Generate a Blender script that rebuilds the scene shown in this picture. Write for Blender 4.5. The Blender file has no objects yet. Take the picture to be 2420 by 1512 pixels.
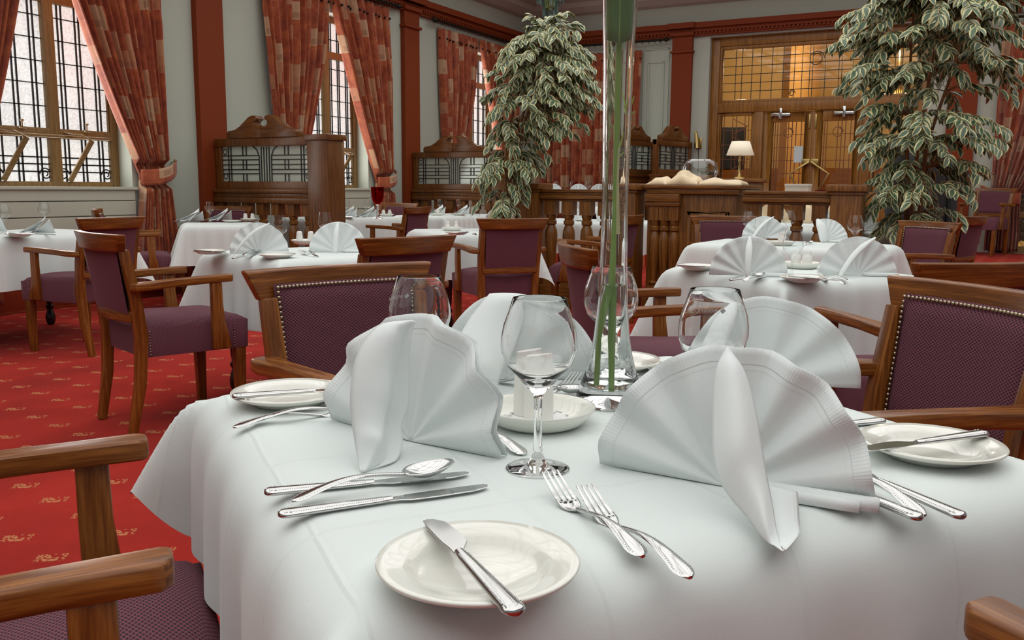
import bpy, bmesh, math, random
from mathutils import Vector, Matrix
random.seed(7)
SC = bpy.context.scene
COL = SC.collection
PI = math.pi

# ------------------------------------------------------------------ mesh helpers
class MB:
    """Collects shapes and links them as ONE mesh object."""
    def __init__(s):
        s.v = []; s.f = []; s.uv = []
    def add(s, vs, fs, uvs=None):
        b = len(s.v)
        s.v += [tuple(p) for p in vs]
        s.f += [tuple(i + b for i in f) for f in fs]
        s.uv += uvs if uvs else [None] * len(fs)
        return s
    def xf(s, m):
        s.v = [tuple(m @ Vector(p)) for p in s.v]; return s
    def box(s, x0, x1, y0, y1, z0, z1):
        vs = [(x0,y0,z0),(x1,y0,z0),(x1,y1,z0),(x0,y1,z0),(x0,y0,z1),(x1,y0,z1),(x1,y1,z1),(x0,y1,z1)]
        return s.add(vs, [(3,2,1,0),(4,5,6,7),(0,1,5,4),(1,2,6,5),(2,3,7,6),(3,0,4,7)])
    def prism(s, poly, a, b, axis='y'):
        """poly: 2D outline extruded from a to b along axis."""
        def p(q, t):
            return {'y': (q[0], t, q[1]), 'x': (t, q[0], q[1]), 'z': (q[0], q[1], t)}[axis]
        n = len(poly)
        vs = [p(q, a) for q in poly] + [p(q, b) for q in poly]
        fs = [tuple(range(n)), tuple(range(2*n-1, n-1, -1))]
        fs += [(i, i+n, (i+1) % n + n, (i+1) % n) for i in range(n)]
        return s.add(vs, fs)
    def lathe(s, prof, c=(0,0,0), seg=24, cap0=False, cap1=False):
        vs = []; fs = []; n = len(prof)
        for r, z in prof:
            for k in range(seg):
                a = 2*PI*k/seg
                vs.append((c[0]+r*math.cos(a), c[1]+r*math.sin(a), c[2]+z))
        for i in range(n-1):
            for k in range(seg):
                k2 = (k+1) % seg
                fs.append((i*seg+k, i*seg+k2, (i+1)*seg+k2, (i+1)*seg+k))
        if cap0: fs.append(tuple(reversed(range(seg))))
        if cap1: fs.append(tuple((n-1)*seg+k for k in range(seg)))
        return s.add(vs, fs)
    def sweep(s, path, secs, up=(0,0,1), seg=None, closed_caps=True):
        """path: points; secs: (w,h) per point or one for all. seg None -> rectangle, else ellipse with seg sides."""
        P = [Vector(p) for p in path]; n = len(P)
        if isinstance(secs[0], (int, float)): secs = [secs]*n
        up = Vector(up); vs = []
        m = seg or 4
        for i in range(n):
            t = (P[min(i+1,n-1)] - P[max(i-1,0)]).normalized()
            sd = t.cross(up)
            if sd.length < 1e-6: sd = t.cross(Vector((1,0,0)))
            sd.normalize(); u2 = sd.cross(t).normalized()
            w, h = secs[i][0]/2, secs[i][1]/2
            if seg:
                ring = [(math.cos(2*PI*k/seg)*w, math.sin(2*PI*k/seg)*h) for k in range(seg)]
            else:
                ring = [(-w,-h),(w,-h),(w,h),(-w,h)]
            vs += [P[i] + sd*a + u2*b for a, b in ring]
        fs = []
        for i in range(n-1):
            for k in range(m):
                k2 = (k+1) % m
                fs.append((i*m+k, i*m+k2, (i+1)*m+k2, (i+1)*m+k))
        if closed_caps:
            fs.append(tuple(reversed(range(m)))); fs.append(tuple((n-1)*m+k for k in range(m)))
        return s.add(vs, fs)
    def grid(s, fn, nu, nv, uvfn=None):
        vs = [fn(i/nu, j/nv) for j in range(nv+1) for i in range(nu+1)]
        fs = []; uvs = []
        for j in range(nv):
            for i in range(nu):
                a = j*(nu+1)+i
                fs.append((a, a+1, a+nu+2, a+nu+1))
                q = [(i/nu,j/nv),((i+1)/nu,j/nv),((i+1)/nu,(j+1)/nv),(i/nu,(j+1)/nv)]
                uvs.append([uvfn(*t) for t in q] if uvfn else q)
        return s.add(vs, fs, uvs)
    def ball(s, c, r, seg=10, rings=6, sc=(1,1,1)):
        vs = []; fs = []
        for j in range(rings+1):
            a = PI*j/rings
            for k in range(seg):
                b = 2*PI*k/seg
                vs.append((c[0]+r*sc[0]*math.sin(a)*math.cos(b), c[1]+r*sc[1]*math.sin(a)*math.sin(b), c[2]-r*sc[2]*math.cos(a)))
        for j in range(rings):
            for k in range(seg):
                k2 = (k+1) % seg
                fs.append((j*seg+k, j*seg+k2, (j+1)*seg+k2, (j+1)*seg+k))
        return s.add(vs, fs)
    def build(s, name, mat, parent=None, bevel=0, bseg=2, angle=35, solid=0, subsurf=0, smooth=True):
        me = bpy.data.meshes.new(name)
        bm = bmesh.new()
        bv = [bm.verts.new(p) for p in s.v]
        lay = bm.loops.layers.uv.new('UVMap')
        given = any(u for u in s.uv)
        for f, u in zip(s.f, s.uv):
            idx = []
            for i in f:
                if i not in idx: idx.append(i)
            if len(idx) < 3: continue
            try: fc = bm.faces.new([bv[i] for i in f])
            except ValueError: continue
            if u:
                for l, t in zip(fc.loops, u): l[lay].uv = t
        bmesh.ops.remove_doubles(bm, verts=bm.verts, dist=1e-5)
        if not given: bmesh.ops.recalc_face_normals(bm, faces=bm.faces)
        if bevel:
            es = [e for e in bm.edges if len(e.link_faces) == 2 and e.calc_face_angle(0) > 0.6]
            bmesh.ops.bevel(bm, geom=es, offset=bevel, segments=bseg, profile=0.6, affect='EDGES', clamp_overlap=True)
        if not given:
            co = [v.co for v in bm.verts]
            ext = [max(c[k] for c in co) - min(c[k] for c in co) for k in range(3)]
            order = sorted(range(3), key=lambda k: -ext[k])
            for fc in bm.faces:
                nrm = fc.normal
                d = max(range(3), key=lambda k: abs(nrm[k]))
                ax = [k for k in order if k != d]
                for l in fc.loops: l[lay].uv = (l.vert.co[ax[0]], l.vert.co[ax[1]])
        for fc in bm.faces: fc.smooth = smooth
        bm.to_mesh(me); bm.free()
        if smooth and angle < 180: me.set_sharp_from_angle(angle=math.radians(angle))
        me.materials.append(mat)
        o = bpy.data.objects.new(name, me); COL.objects.link(o)
        if parent: o.parent = parent
        if solid:
            md = o.modifiers.new('thick', 'SOLIDIFY'); md.thickness = solid; md.offset = 0
        if subsurf:
            md = o.modifiers.new('sub', 'SUBSURF'); md.levels = subsurf; md.render_levels = subsurf
        return o

def tag(o, label=None, cat=None, group=None, kind=None):
    if label: o['label'] = label
    if cat: o['category'] = cat
    if group: o['group'] = group
    if kind: o['kind'] = kind
    return o
def thing(name, label, cat, loc=(0,0,0), rot=0, group=None):
    o = bpy.data.objects.new(name, None); COL.objects.link(o)
    o.empty_display_size = .05
    o.location = loc; o.rotation_euler = (0,0,math.radians(rot))
    return tag(o, label, cat, group)
def struct(o, label=None):
    return tag(o, label, kind='structure')
KIDS = {}
def dup(root, loc, rot, label=None, group=None):
    """copy of a thing with copies of its parts and sub-parts (mesh data shared)"""
    if root not in KIDS: KIDS[root] = [(c, list(c.children)) for c in root.children]
    r = root.copy(); COL.objects.link(r); r.location = loc; r.rotation_euler = (r.rotation_euler[0], r.rotation_euler[1], math.radians(rot))
    if label: r['label'] = label
    if group: r['group'] = group
    for ch, gs in KIDS[root]:
        c = ch.copy(); COL.objects.link(c); c.parent = r
        for g in gs:
            d = g.copy(); COL.objects.link(d); d.parent = c
    return r

# ------------------------------------------------------------------ materials
class N:
    """tiny node-tree writer"""
    def __init__(s, name):
        s.m = bpy.data.materials.new(name); s.m.use_nodes = True
        s.t = s.m.node_tree; s.t.nodes.clear()
        s.out = s.t.nodes.new('ShaderNodeOutputMaterial')
    def n(s, typ, **kw):
        nd = s.t.nodes.new('ShaderNode' + typ)
        ins = kw.pop('ins', {})
        for k, v in kw.items(): setattr(nd, k, v)
        for k, v in ins.items():
            if isinstance(v, bpy.types.NodeSocket): s.t.links.new(v, nd.inputs[k])
            else: nd.inputs[k].default_value = v
        return nd
    def math(s, op, a, b=None, c=None):
        ins = {0: a}
        if b is not None: ins[1] = b
        if c is not None: ins[2] = c
        return s.n('Math', operation=op, ins=ins).outputs[0]
    def mix(s, f, a, b):
        nd = s.n('Mix', data_type='RGBA')
        for k, v in ((0, f), (6, a), (7, b)):
            if isinstance(v, bpy.types.NodeSocket): s.t.links.new(v, nd.inputs[k])
            else: nd.inputs[k].default_value = v if k == 0 else (*v[:3], 1)
        return nd.outputs[2]
    def ramp(s, f, stops):
        nd = s.n('ValToRGB', ins={0: f}); e = nd.color_ramp.elements
        while len(e) < len(stops): e.new(0.5)
        for el, (p, c) in zip(e, stops): el.position = p; el.color = (*c, 1)
        return nd.outputs[0]
    def bsdf(s, **ins):
        nd = s.n('BsdfPrincipled')
        for k, v in ins.items():
            k = k.replace('_', ' ')
            if isinstance(v, bpy.types.NodeSocket): s.t.links.new(v, nd.inputs[k])
            elif isinstance(v, tuple): nd.inputs[k].default_value = (*v[:3], 1)
            else: nd.inputs[k].default_value = v
        s.t.links.new(nd.outputs[0], s.out.inputs[0]); return nd
    def bump(s, h, strength=.3, dist=.001):
        return s.n('Bump', ins={'Height': h, 'Strength': strength, 'Distance': dist}).outputs[0]
    def uv(s): return s.n('UVMap').outputs[0]
    def obj(s): return s.n('TexCoord').outputs['Object']
    def scale(s, vec, sc, loc=(0,0,0), rot=(0,0,0)):
        return s.n('Mapping', ins={0: vec, 1: loc, 2: rot, 3: sc}).outputs[0]
    def noise(s, vec, sc, det=3, rough=.5): 
        return s.n('TexNoise', ins={'Vector': vec, 'Scale': sc, 'Detail': det, 'Roughness': rough}).outputs[0]
    def sep(s, vec):
        return s.n('SeparateXYZ', ins={0: vec}).outputs

def flat(name, col, rough=.5, metal=0, **kw):
    k = N(name); k.bsdf(Base_Color=tuple(col), Roughness=rough, Metallic=metal, **kw); return k.m

def wood(name, dark, mid, light, rough=.3, sc=1.0):
    k = N(name); uv = k.uv()
    v = k.scale(uv, (3*sc, 42*sc, 1))
    n1 = k.noise(v, 1.6, 5, .62)
    n2 = k.noise(k.scale(uv, (14*sc, 260*sc, 1)), 1.0, 3, .6)
    n3 = k.noise(k.obj(), 1.7, 2)
    f = k.math('ADD', k.math('MULTIPLY', n1, .62), k.math('ADD', k.math('MULTIPLY', n2, .22), k.math('MULTIPLY', n3, .2)))
    c = k.ramp(f, [(.34, dark), (.5, mid), (.68, light)])
    r = k.math('ADD', k.math('MULTIPLY', n1, .25), rough-.1)
    k.bsdf(Base_Color=c, Roughness=r, Normal=k.bump(n2, .25, .0006), Coat_Weight=.18, Coat_Roughness=.2, Specular_IOR_Level=.35)
    return k.m

M = {}
M['chair_wood'] = wood('chair_wood', (.060,.016,.003), (.18,.055,.008), (.38,.140,.024), .30)
M['oak'] = wood('oak_wood', (.060,.020,.003), (.17,.062,.010), (.32,.130,.026), .34, .8)
M['door_wood'] = wood('door_wood', (.11,.040,.005), (.25,.100,.013), (.38,.175,.034), .35, .6)
M['screen_wood'] = wood('screen_wood', (.048,.015,.003), (.125,.043,.008), (.23,.087,.018), .34, .8)
M['window_wood'] = wood('window_wood', (.14,.075,.022), (.22,.125,.042), (.30,.18,.065), .5, .7)
M['black_wood'] = flat('black_wood', (.012,.010,.009), .25)

def fabric(name, line, dot, px=.0105, py=.0078):
    k = N(name); x, y, z = k.sep(k.uv())[:3]
    a = k.math('DIVIDE', x, px); b = k.math('DIVIDE', y, py)
    p = k.math('FRACT', k.math('ADD', a, b)); q = k.math('FRACT', k.math('SUBTRACT', a, b))
    e1 = k.math('ABSOLUTE', k.math('SUBTRACT', p, .5)); e2 = k.math('ABSOLUTE', k.math('SUBTRACT', q, .5))
    m = k.math('MAXIMUM', e1, e2)
    ns = k.noise(k.uv(), 320, 2)
    mk = k.n('MapRange', ins={0: k.math('ADD', m, k.math('MULTIPLY', k.math('SUBTRACT', ns, .5), .18)), 1: .31, 2: .385, 3: 0., 4: 1.}).outputs[0]
    c = k.mix(mk, dot, line)
    c = k.mix(k.math('MULTIPLY', k.noise(k.uv(), 14, 2), .35), c, (line[0]*.55, line[1]*.5, line[2]*.55))
    k.bsdf(Base_Color=c, Roughness=.85, Sheen_Weight=.12, Sheen_Roughness=.4, Sheen_Tint=(.8,.45,.55), Normal=k.bump(mk, .5, .0012))
    return k.m
M['fabric'] = fabric('plum_diamond_weave', (.22,.058,.088), (.009,.004,.006))

def cloth(name, col, weave=900, bump=.12, hem=False, crease=False, rough=.8):
    k = N(name); n = k.noise(k.obj(), weave, 2)
    n2 = k.noise(k.obj(), 9, 3)
    h = k.math('ADD', k.math('MULTIPLY', n, .35), k.math('MULTIPLY', n2, .9))
    if crease:
        x, y, z = k.sep(k.obj())[:3]
        def line(c, p):
            d = k.math('ABSOLUTE', k.math('SUBTRACT', k.math('FRACT', k.math('ADD', k.math('DIVIDE', c, p), .5)), .5))
            return k.n('MapRange', ins={0: d, 1: 0., 2: .02, 3: 1., 4: 0.}).outputs[0]
        wob = k.math('MULTIPLY', k.noise(k.obj(), 5, 2), .02)
        lines = k.math('MAXIMUM', line(k.math('ADD', x, wob), .215), line(k.math('ADD', y, wob), .236))
        h = k.math('ADD', h, k.math('MULTIPLY', lines, 3.0))
    if hem:
        u, v, w = k.sep(k.uv())[:3]
        s1 = k.n('MapRange', ins={0: v, 1: .875, 2: .885, 3: 0., 4: 1.}).outputs[0]
        s2 = k.n('MapRange', ins={0: v, 1: .83, 2: .845, 3: 0., 4: .5}).outputs[0]
        rib = k.math('MULTIPLY', k.math('SINE', k.math('MULTIPLY', u, 900)), k.math('MULTIPLY', s1, .14))
        h = k.math('ADD', h, k.math('ADD', k.math('MULTIPLY', s1, 2.4), k.math('ADD', s2, rib)))
    c = k.mix(k.math('MULTIPLY', n, .25), col, tuple(x*.9 for x in col))
    k.bsdf(Base_Color=c, Roughness=rough, Normal=k.bump(h, bump, .002), Sheen_Weight=.15)
    return k.m
M['linen'] = cloth('white_table_linen', (.74,.80,.78), 700, .24, crease=True)
M['napkin'] = cloth('white_napkin_linen', (.80,.85,.84), 1100, .34, hem=True)
M['cream_cloth'] = cloth('cream_cloth', (.85,.68,.45), 600, .2)
M['porcelain'] = flat('white_porcelain', (.80,.80,.73), .12, Coat_Weight=.5, Coat_Roughness=.04)
M['ceramic'] = flat('white_ceramic', (.80,.80,.76), .25)
M['steel'] = flat('polished_steel', (.62,.62,.61), .12, 1.0)
M['brass'] = flat('aged_brass', (.50,.36,.14), .3, 1.0)
M['nail'] = flat('antique_nail', (.42,.36,.25), .25, 1.0)
M['iron'] = flat('dark_iron', (.02,.015,.012), .45, .6)
M['lead'] = flat('lead_came', (.018,.016,.015), .5, .3)
M['copper_came'] = flat('copper_came', (.22,.09,.04), .4, .5)

def glassmat(name, col=(1,1,1), ior=1.45, rough=0.0):
    k = N(name); g = k.n('BsdfGlass', ins={'Color': (*col, 1), 'Roughness': rough, 'IOR': ior})
    k.t.links.new(g.outputs[0], k.out.inputs[0]); return k.m
def thinglass(name, col=(.96,.98,.98), refl=.9):
    k = N(name)
    tr = k.n('BsdfTransparent', ins={'Color': (*col, 1)})
    gl = k.n('BsdfGlossy', ins={'Color': (refl, refl, refl, 1), 'Roughness': .02})
    fr = k.n('LayerWeight', ins={'Blend': .5}).outputs['Facing']
    fc = k.math('ADD', k.math('MULTIPLY', k.math('POWER', fr, 3.2), .75), .05)
    mx = k.n('MixShader', ins={0: fc, 1: tr.outputs[0], 2: gl.outputs[0]})
    k.t.links.new(mx.outputs[0], k.out.inputs[0]); return k.m
M['glass'] = glassmat('clear_glass')
M['water'] = glassmat('water', (.98,1,.99), 1.33)
M['thin_glass'] = thinglass('thin_glass')
M['door_glass'] = thinglass('door_glass', (.92,.90,.86), .6)
M['red_glass'] = glassmat('red_glass', (.75,.012,.02), 1.3)
M['etched'] = flat('etched_white', (.85,.87,.87), .6)

def frosted(name, col, strength, scale=55, amt=.5):
    k = N(name)
    v = k.n('TexVoronoi', ins={'Vector': k.obj(), 'Scale': scale}, feature='SMOOTH_F1').outputs[0]
    n = k.noise(k.obj(), 1.1, 2)
    f = k.math('ADD', k.math('MULTIPLY', v, amt), k.math('MULTIPLY', n, .5))
    c = k.mix(f, col, tuple(x*.45 for x in col))
    gl = k.n('BsdfPrincipled', ins={'Base Color': (.5,.5,.5,1), 'Roughness': .25, 'Normal': k.bump(v, .7, .004), 'Emission Color': c, 'Emission Strength': strength})
    k.t.links.new(gl.outputs[0], k.out.inputs[0]); return k.m
M['daylit_pane'] = frosted('daylit_frosted_pane', (1,.99,.96), .88, 60, .85)
M['screen_pane'] = None

def screenglass():
    k = N('hammered_screen_glass')
    v = k.n('TexVoronoi', ins={'Vector': k.obj(), 'Scale': 70.}, feature='SMOOTH_F1').outputs[0]
    b = k.bump(v, .6, .004)
    t = k.n('BsdfTranslucent', ins={'Color': (.80,.85,.79,1), 'Normal': b}); g = k.n('BsdfGlass', ins={'Color': (.9,.95,.91,1), 'Roughness': .3, 'IOR': 1.12, 'Normal': b})
    d = k.n('BsdfDiffuse', ins={'Color': (.62,.68,.62,1)})
    m1 = k.n('MixShader', ins={0: .45, 1: t.outputs[0], 2: g.outputs[0]}); m2 = k.n('MixShader', ins={0: .28, 1: m1.outputs[0], 2: d.outputs[0]})
    k.t.links.new(m2.outputs[0], k.out.inputs[0]); return k.m
M['screen_pane'] = screenglass()
def wallpaint(name, col, rough=.6):
    k = N(name); n = k.noise(k.obj(), 60, 4); n2 = k.noise(k.obj(), 1.2, 3)
    c = k.mix(k.math('MULTIPLY', n2, .25), col, tuple(x*.82 for x in col))
    k.bsdf(Base_Color=c, Roughness=rough, Specular_IOR_Level=.2, Normal=k.bump(n, .08, .002)); return k.m
M['wall'] = wallpaint('pale_wall_paint', (.45,.48,.41))
M['board'] = wallpaint('cream_board_paint', (.50,.49,.40))
M['rust'] = wallpaint('rust_red_paint', (.20,.034,.007), .6)
M['skirt'] = wallpaint('skirting_red_paint', (.22,.028,.010), .5)
M['ceil'] = wallpaint('ceiling_paint', (.46,.42,.38))
M['ochre'] = wallpaint('ochre_hall_paint', (.50,.36,.15))

def carpet():
    k = N('red_carpet'); p = k.obj(); x, y, z = k.sep(k.scale(p, (1,1,1), rot=(0,0,math.radians(-38))))[:3]
    # rows of small gold floral motifs, alternate rows offset
    rowf = k.math('DIVIDE', y, .17); row = k.math('FLOOR', rowf)
    off = k.math('MULTIPLY', k.math('MODULO', k.math('ABSOLUTE', row), 2.), .5)
    colf = k.math('ADD', k.math('DIVIDE', x, .30), off)
    u = k.math('MULTIPLY', k.math('SUBTRACT', k.math('FRACT', colf), .5), .30)
    v = k.math('MULTIPLY', k.math('SUBTRACT', k.math('FRACT', rowf), .5), .17)
    inside = k.math('MULTIPLY', k.math('LESS_THAN', k.math('ABSOLUTE', u), .042), k.math('LESS_THAN', k.math('ABSOLUTE', v), .026))
    uv = k.n('CombineXYZ', ins={0: u, 1: v}).outputs[0]
    mot = k.n('TexVoronoi', ins={'Vector': uv, 'Scale': 58.}, feature='F1').outputs[0]
    ring = k.math('LESS_THAN', k.math('ABSOLUTE', k.math('SUBTRACT', mot, .42)), .13)
    m = k.math('MULTIPLY', k.math('MULTIPLY', inside, ring), .75)
    pile = k.noise(p, 420, 3); big = k.noise(p, 2.3, 4)
    c = k.ramp(k.math('ADD', k.math('MULTIPLY', pile, .45), k.math('MULTIPLY', big, .55)), [(.3, (.20,.006,.003)), (.55, (.40,.016,.008)), (.75, (.52,.035,.018))])
    c = k.mix(m, c, (.56,.25,.10))
    k.bsdf(Base_Color=c, Roughness=.95, Sheen_Weight=.05, Normal=k.bump(pile, .5, .006), Specular_IOR_Level=.15)
    return k.m
M['carpet'] = carpet()

def curtain_mat():
    k = N('rust_patchwork_curtain'); uv = k.uv()
    c0 = k.ramp(k.noise(k.scale(uv, (9,4,1)), 1.5, 5, .7), [(.3, (.16,.018,.006)), (.5, (.32,.056,.014)), (.68, (.47,.12,.030))])
    for sc, loc, th, col in (((6.5,3.4,1), (0,0,0), .80, (.48,.25,.13)), ((10,5.2,1), (.37,.61,0), .84, (.42,.17,.08)), ((4.6,4.0,1), (.2,.83,0), .87, (.50,.31,.18))):
        v = k.scale(uv, sc, loc)
        cell = k.n('VectorMath', operation='FLOOR', ins={0: v}).outputs[0]
        fr = k.n('VectorMath', operation='FRACTION', ins={0: v}).outputs[0]
        r = k.n('TexWhiteNoise', noise_dimensions='3D', ins={0: cell}).outputs[0]
        fx, fy, _ = k.sep(fr)[:3]
        ins = k.math('MULTIPLY', k.math('LESS_THAN', k.math('ABSOLUTE', k.math('SUBTRACT', fx, .5)), .36), k.math('LESS_THAN', k.math('ABSOLUTE', k.math('SUBTRACT', fy, .5)), .40))
        m = k.math('MULTIPLY', k.math('GREATER_THAN', r, th), ins)
        inner = k.math('MULTIPLY', k.math('LESS_THAN', k.math('ABSOLUTE', k.math('SUBTRACT', fx, .5)), .18), k.math('LESS_THAN', k.math('ABSOLUTE', k.math('SUBTRACT', fy, .3)), .12))
        cc = k.mix(k.math('MULTIPLY', inner, k.noise(uv, 120, 3)), col, (.22,.10,.06))
        c0 = k.mix(k.math('MULTIPLY', m, .85), c0, cc)
    k.bsdf(Base_Color=c0, Roughness=.75, Sheen_Weight=.3, Normal=k.bump(k.noise(k.obj(), 500, 2), .15, .001))
    return k.m
M['curtain'] = curtain_mat()

def leafmat():
    k = N('variegated_leaf'); u, v, w = k.sep(k.uv())[:3]
    e = k.math('ABSOLUTE', u)
    n = k.noise(k.obj(), 22, 3)
    e = k.math('ADD', e, k.math('MULTIPLY', k.math('SUBTRACT', n, .5), .5))
    g = k.mix(k.noise(k.obj(), 5, 2), (.03,.075,.035), (.12,.19,.11))
    c = k.ramp(e, [(.54, (0,0,0)), (.66, (1,1,1))])
    col = k.mix(c, g, (.66,.62,.32))
    k.bsdf(Base_Color=col, Roughness=.38, Specular_IOR_Level=.6); return k.m
M['leaf'] = leafmat()
M['bark'] = wood('trunk_bark', (.10,.04,.015), (.25,.12,.045), (.36,.2,.08), .7)
M['stem'] = flat('green_stem', (.26,.42,.08), .4)
M['pale_stem'] = flat('pale_cut_stem', (.62,.60,.30), .5)
M['big_leaf'] = None
def bigleaf():
    k = N('dark_green_leaf'); u, v, w = k.sep(k.uv())[:3]
    s = k.math('ADD', k.math('MULTIPLY', v, 40), k.math('MULTIPLY', k.math('ABSOLUTE', k.math('SUBTRACT', u, .5)), 60))
    vein = k.math('LESS_THAN', k.math('FRACT', s), .12)
    mid = k.math('LESS_THAN', k.math('ABSOLUTE', k.math('SUBTRACT', u, .5)), .012)
    f = k.math('MAXIMUM', k.math('MULTIPLY', vein, .35), k.math('MULTIPLY', mid, .8))
    c = k.mix(f, (.10,.20,.035), (.34,.46,.13))
    k.bsdf(Base_Color=c, Roughness=.4, Normal=k.bump(vein, .2, .001)); return k.m
M['big_leaf'] = bigleaf()

# ------------------------------------------------------------------ the room shell
WX = -7.15          # left (window) wall
BY = 13.78          # back wall
TOP = 3.45          # underside of the red cornice
def quadwall_x(x, y0, y1, z0, z1, holes, thick=.35):
    """wall slab at X=x (room on the +X side) with rectangular holes (y0,y1,z0,z1)"""
    m = MB(); ys = sorted({y0, y1, *[h[0] for h in holes], *[h[1] for h in holes]})
    zs = sorted({z0, z1, *[h[2] for h in holes], *[h[3] for h in holes]})
    for a, b in zip(ys, ys[1:]):
        for c, d in zip(zs, zs[1:]):
            ym, zm = (a+b)/2, (c+d)/2
            if any(h[0] < ym < h[1] and h[2] < zm < h[3] for h in holes): continue
            m.box(x-thick, x, a, b, c, d)
    return m
def quadwall_y(y, x0, x1, z0, z1, holes, thick=.3):
    m = MB(); xs = sorted({x0, x1, *[h[0] for h in holes], *[h[1] for h in holes]})
    zs = sorted({z0, z1, *[h[2] for h in holes], *[h[3] for h in holes]})
    for a, b in zip(xs, xs[1:]):
        for c, d in zip(zs, zs[1:]):
            xm, zm = (a+b)/2, (c+d)/2
            if any(h[0] < xm < h[1] and h[2] < zm < h[3] for h in holes): continue
            m.box(a, b, y, y+thick, c, d)
    return m
SILL = 1.04
WIN = [(4.46, 5.74), (8.18, 9.34), (11.58, 12.80)]      # three windows along the left wall
HEAD = 3.12
struct(quadwall_x(WX, -5, BY+.3, 0, 4.3, [(a, b, SILL, HEAD) for a, b in WIN]).build('wall_left', M['wall'], smooth=False))
DOORX = (-4.02, -.93); DOORH = 3.36
RWIN = (.05, 1.9)
struct(quadwall_y(BY, WX-.35, 6, 0, 4.3, [(DOORX[0], DOORX[1], .25, DOORH), (-6.7, -5.4, .6, 3.1), (RWIN[0], RWIN[1], .25, 3.1)]).build('wall_back', M['wall'], smooth=False))
struct(MB().box(WX-.35, 6, -5, BY+.3, -.1, 0).build('floor', M['carpet'], smooth=False))
# raised platform along the back wall
struct(MB().box(WX+.02, 6, 11.7, BY, 0, .25).build('floor_platform', M['carpet'], bevel=.01, smooth=False))
# skirting
for nm, a, b in (('baseboard_left', -5, BY),):
    m = MB().box(WX, WX+.025, a, b, 0, .30).box(WX, WX+.035, a, b, 0, .02)
    struct(m.build(nm, M['skirt'], bevel=.004))
struct(MB().box(WX+.02, WX+.03, -5, 6.5, .0, .014).build('trim_1', M['board']))
# cornice: red moulding along both walls, with dentils
m = MB().box(WX, WX+.09, -5, BY, TOP, TOP+.05).box(WX, WX+.06, -5, BY, TOP-.06, TOP).box(WX, WX+.14, -5, BY, TOP+.05, TOP+.13)
y = -1.0
while y < BY-.1:
    m.box(WX+.06, WX+.085, y, y+.03, TOP-.035, TOP); y += .06
struct(m.build('trim_2', M['rust'], smooth=False))
m = MB().box(WX, 6, BY-.09, BY, TOP, TOP+.05).box(WX, 6, BY-.06, BY, TOP-.06, TOP).box(WX, 6, BY-.14, BY, TOP+.05, TOP+.13)
x = WX+.1
while x < 3:
    m.box(x, x+.03, BY-.085, BY-.06, TOP-.035, TOP); x += .06
struct(m.build('trim_3', M['rust'], smooth=False))
# plain frieze mouldings and stepped ceiling with a large roof light
m = MB().prism([(WX,3.86),(WX+.10,3.88),(WX+.22,3.95),(WX+.24,4.02),(WX+.5,4.08),(WX+.5,4.3),(WX,4.3)], -5, BY, 'y')
struct(m.build('trim_4', M['ceil'], smooth=False))
m = MB().prism([(BY,3.86),(BY-.10,3.88),(BY-.22,3.95),(BY-.24,4.02),(BY-.5,4.08),(BY-.5,4.3),(BY,4.3)], WX, 6, 'x')
struct(m.build('trim_5', M['ceil'], smooth=False))
SKY = (-6.1, 3.6, -3.5, 12.5)
m = MB()
m.box(WX-.35, SKY[0], -5, BY+.3, 4.28, 4.42).box(SKY[1], 6, -5, BY+.3, 4.28, 4.42)
m.box(SKY[0], SKY[1], SKY[3], BY+.3, 4.28, 4.42).box(SKY[0], SKY[1], -5, SKY[2], 4.28, 4.42)
struct(m.build('ceiling', M['ceil'], smooth=False))
m = MB()
for i in range(12):
    x = SKY[0] + (SKY[1]-SKY[0])*i/11; m.box(x-.025, x+.025, SKY[2], SKY[3], 4.32, 4.40)
for i in range(15):
    y = SKY[2] + (SKY[3]-SKY[2])*i/14; m.box(SKY[0], SKY[1], y-.025, y+.025, 4.33, 4.39)
struct(m.build('trim_6', M['ceil'], smooth=False))
# pilasters
def pilaster_x(nm, y0, y1):
    m = MB().box(WX, WX+.07, y0, y1, 0, TOP-.02).box(WX, WX+.10, y0-.02, y1+.02, TOP-.27, TOP-.235).box(WX, WX+.11, y0-.025, y1+.025, TOP-.05, TOP+.0).box(WX, WX+.17, y0-.05, y1+.05, TOP+.05, TOP+.135)
    struct(m.build(nm, M['rust'], bevel=.004, smooth=False))
def pilaster_y(nm, x0, x1):
    m = MB().box(x0, x1, BY-.07, BY, 0.25, TOP-.02).box(x0-.02, x1+.02, BY-.10, BY, TOP-.30, TOP-.265).box(x0-.025, x1+.025, BY-.11, BY, TOP-.05, TOP).box(x0-.05, x1+.05, BY-.17, BY, TOP+.05, TOP+.135)
    struct(m.build(nm, M['rust'], bevel=.004, smooth=False))
pilaster_x('trim_7', 6.53, 6.88); pilaster_x('trim_8', 10.08, 10.43); pilaster_x('trim_9', 2.35, 2.7)
pilaster_y('trim_10', -4.60, -4.28); pilaster_y('trim_11', -.68, -.32)
# boarding under each window
for i, (a, b) in enumerate(WIN):
    m = MB(); z = SILL-.012; k = 0
    m.box(WX, WX+.05, a-.06, b+.02, SILL-.015, SILL+.012)
    for h in (.105, .135, .135, .135, .15):
        m.box(WX, WX+.028, a-.03, b, z-h+.006, z-.002); z -= h
    m.box(WX, WX+.02, a-.03, b, .28, z)
    struct(m.build('trim_%d' % (12+i), M['board'], bevel=.004, smooth=False))
# panelled shutter strip on the back wall between curtain and pilaster
m = MB()
for x0, x1, z1 in ((-5.08, -4.66, 3.25), (-5.0, -4.74, 3.05)):
    for a, b, c, d in ((x0, x0+.02, .3, z1), (x1-.02, x1, .3, z1), (x0, x1, z1-.02, z1)):
        m.box(a, b, BY-.015, BY, c, d)
struct(m.build('trim_15', M['wall'], bevel=.003, smooth=False))

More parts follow.
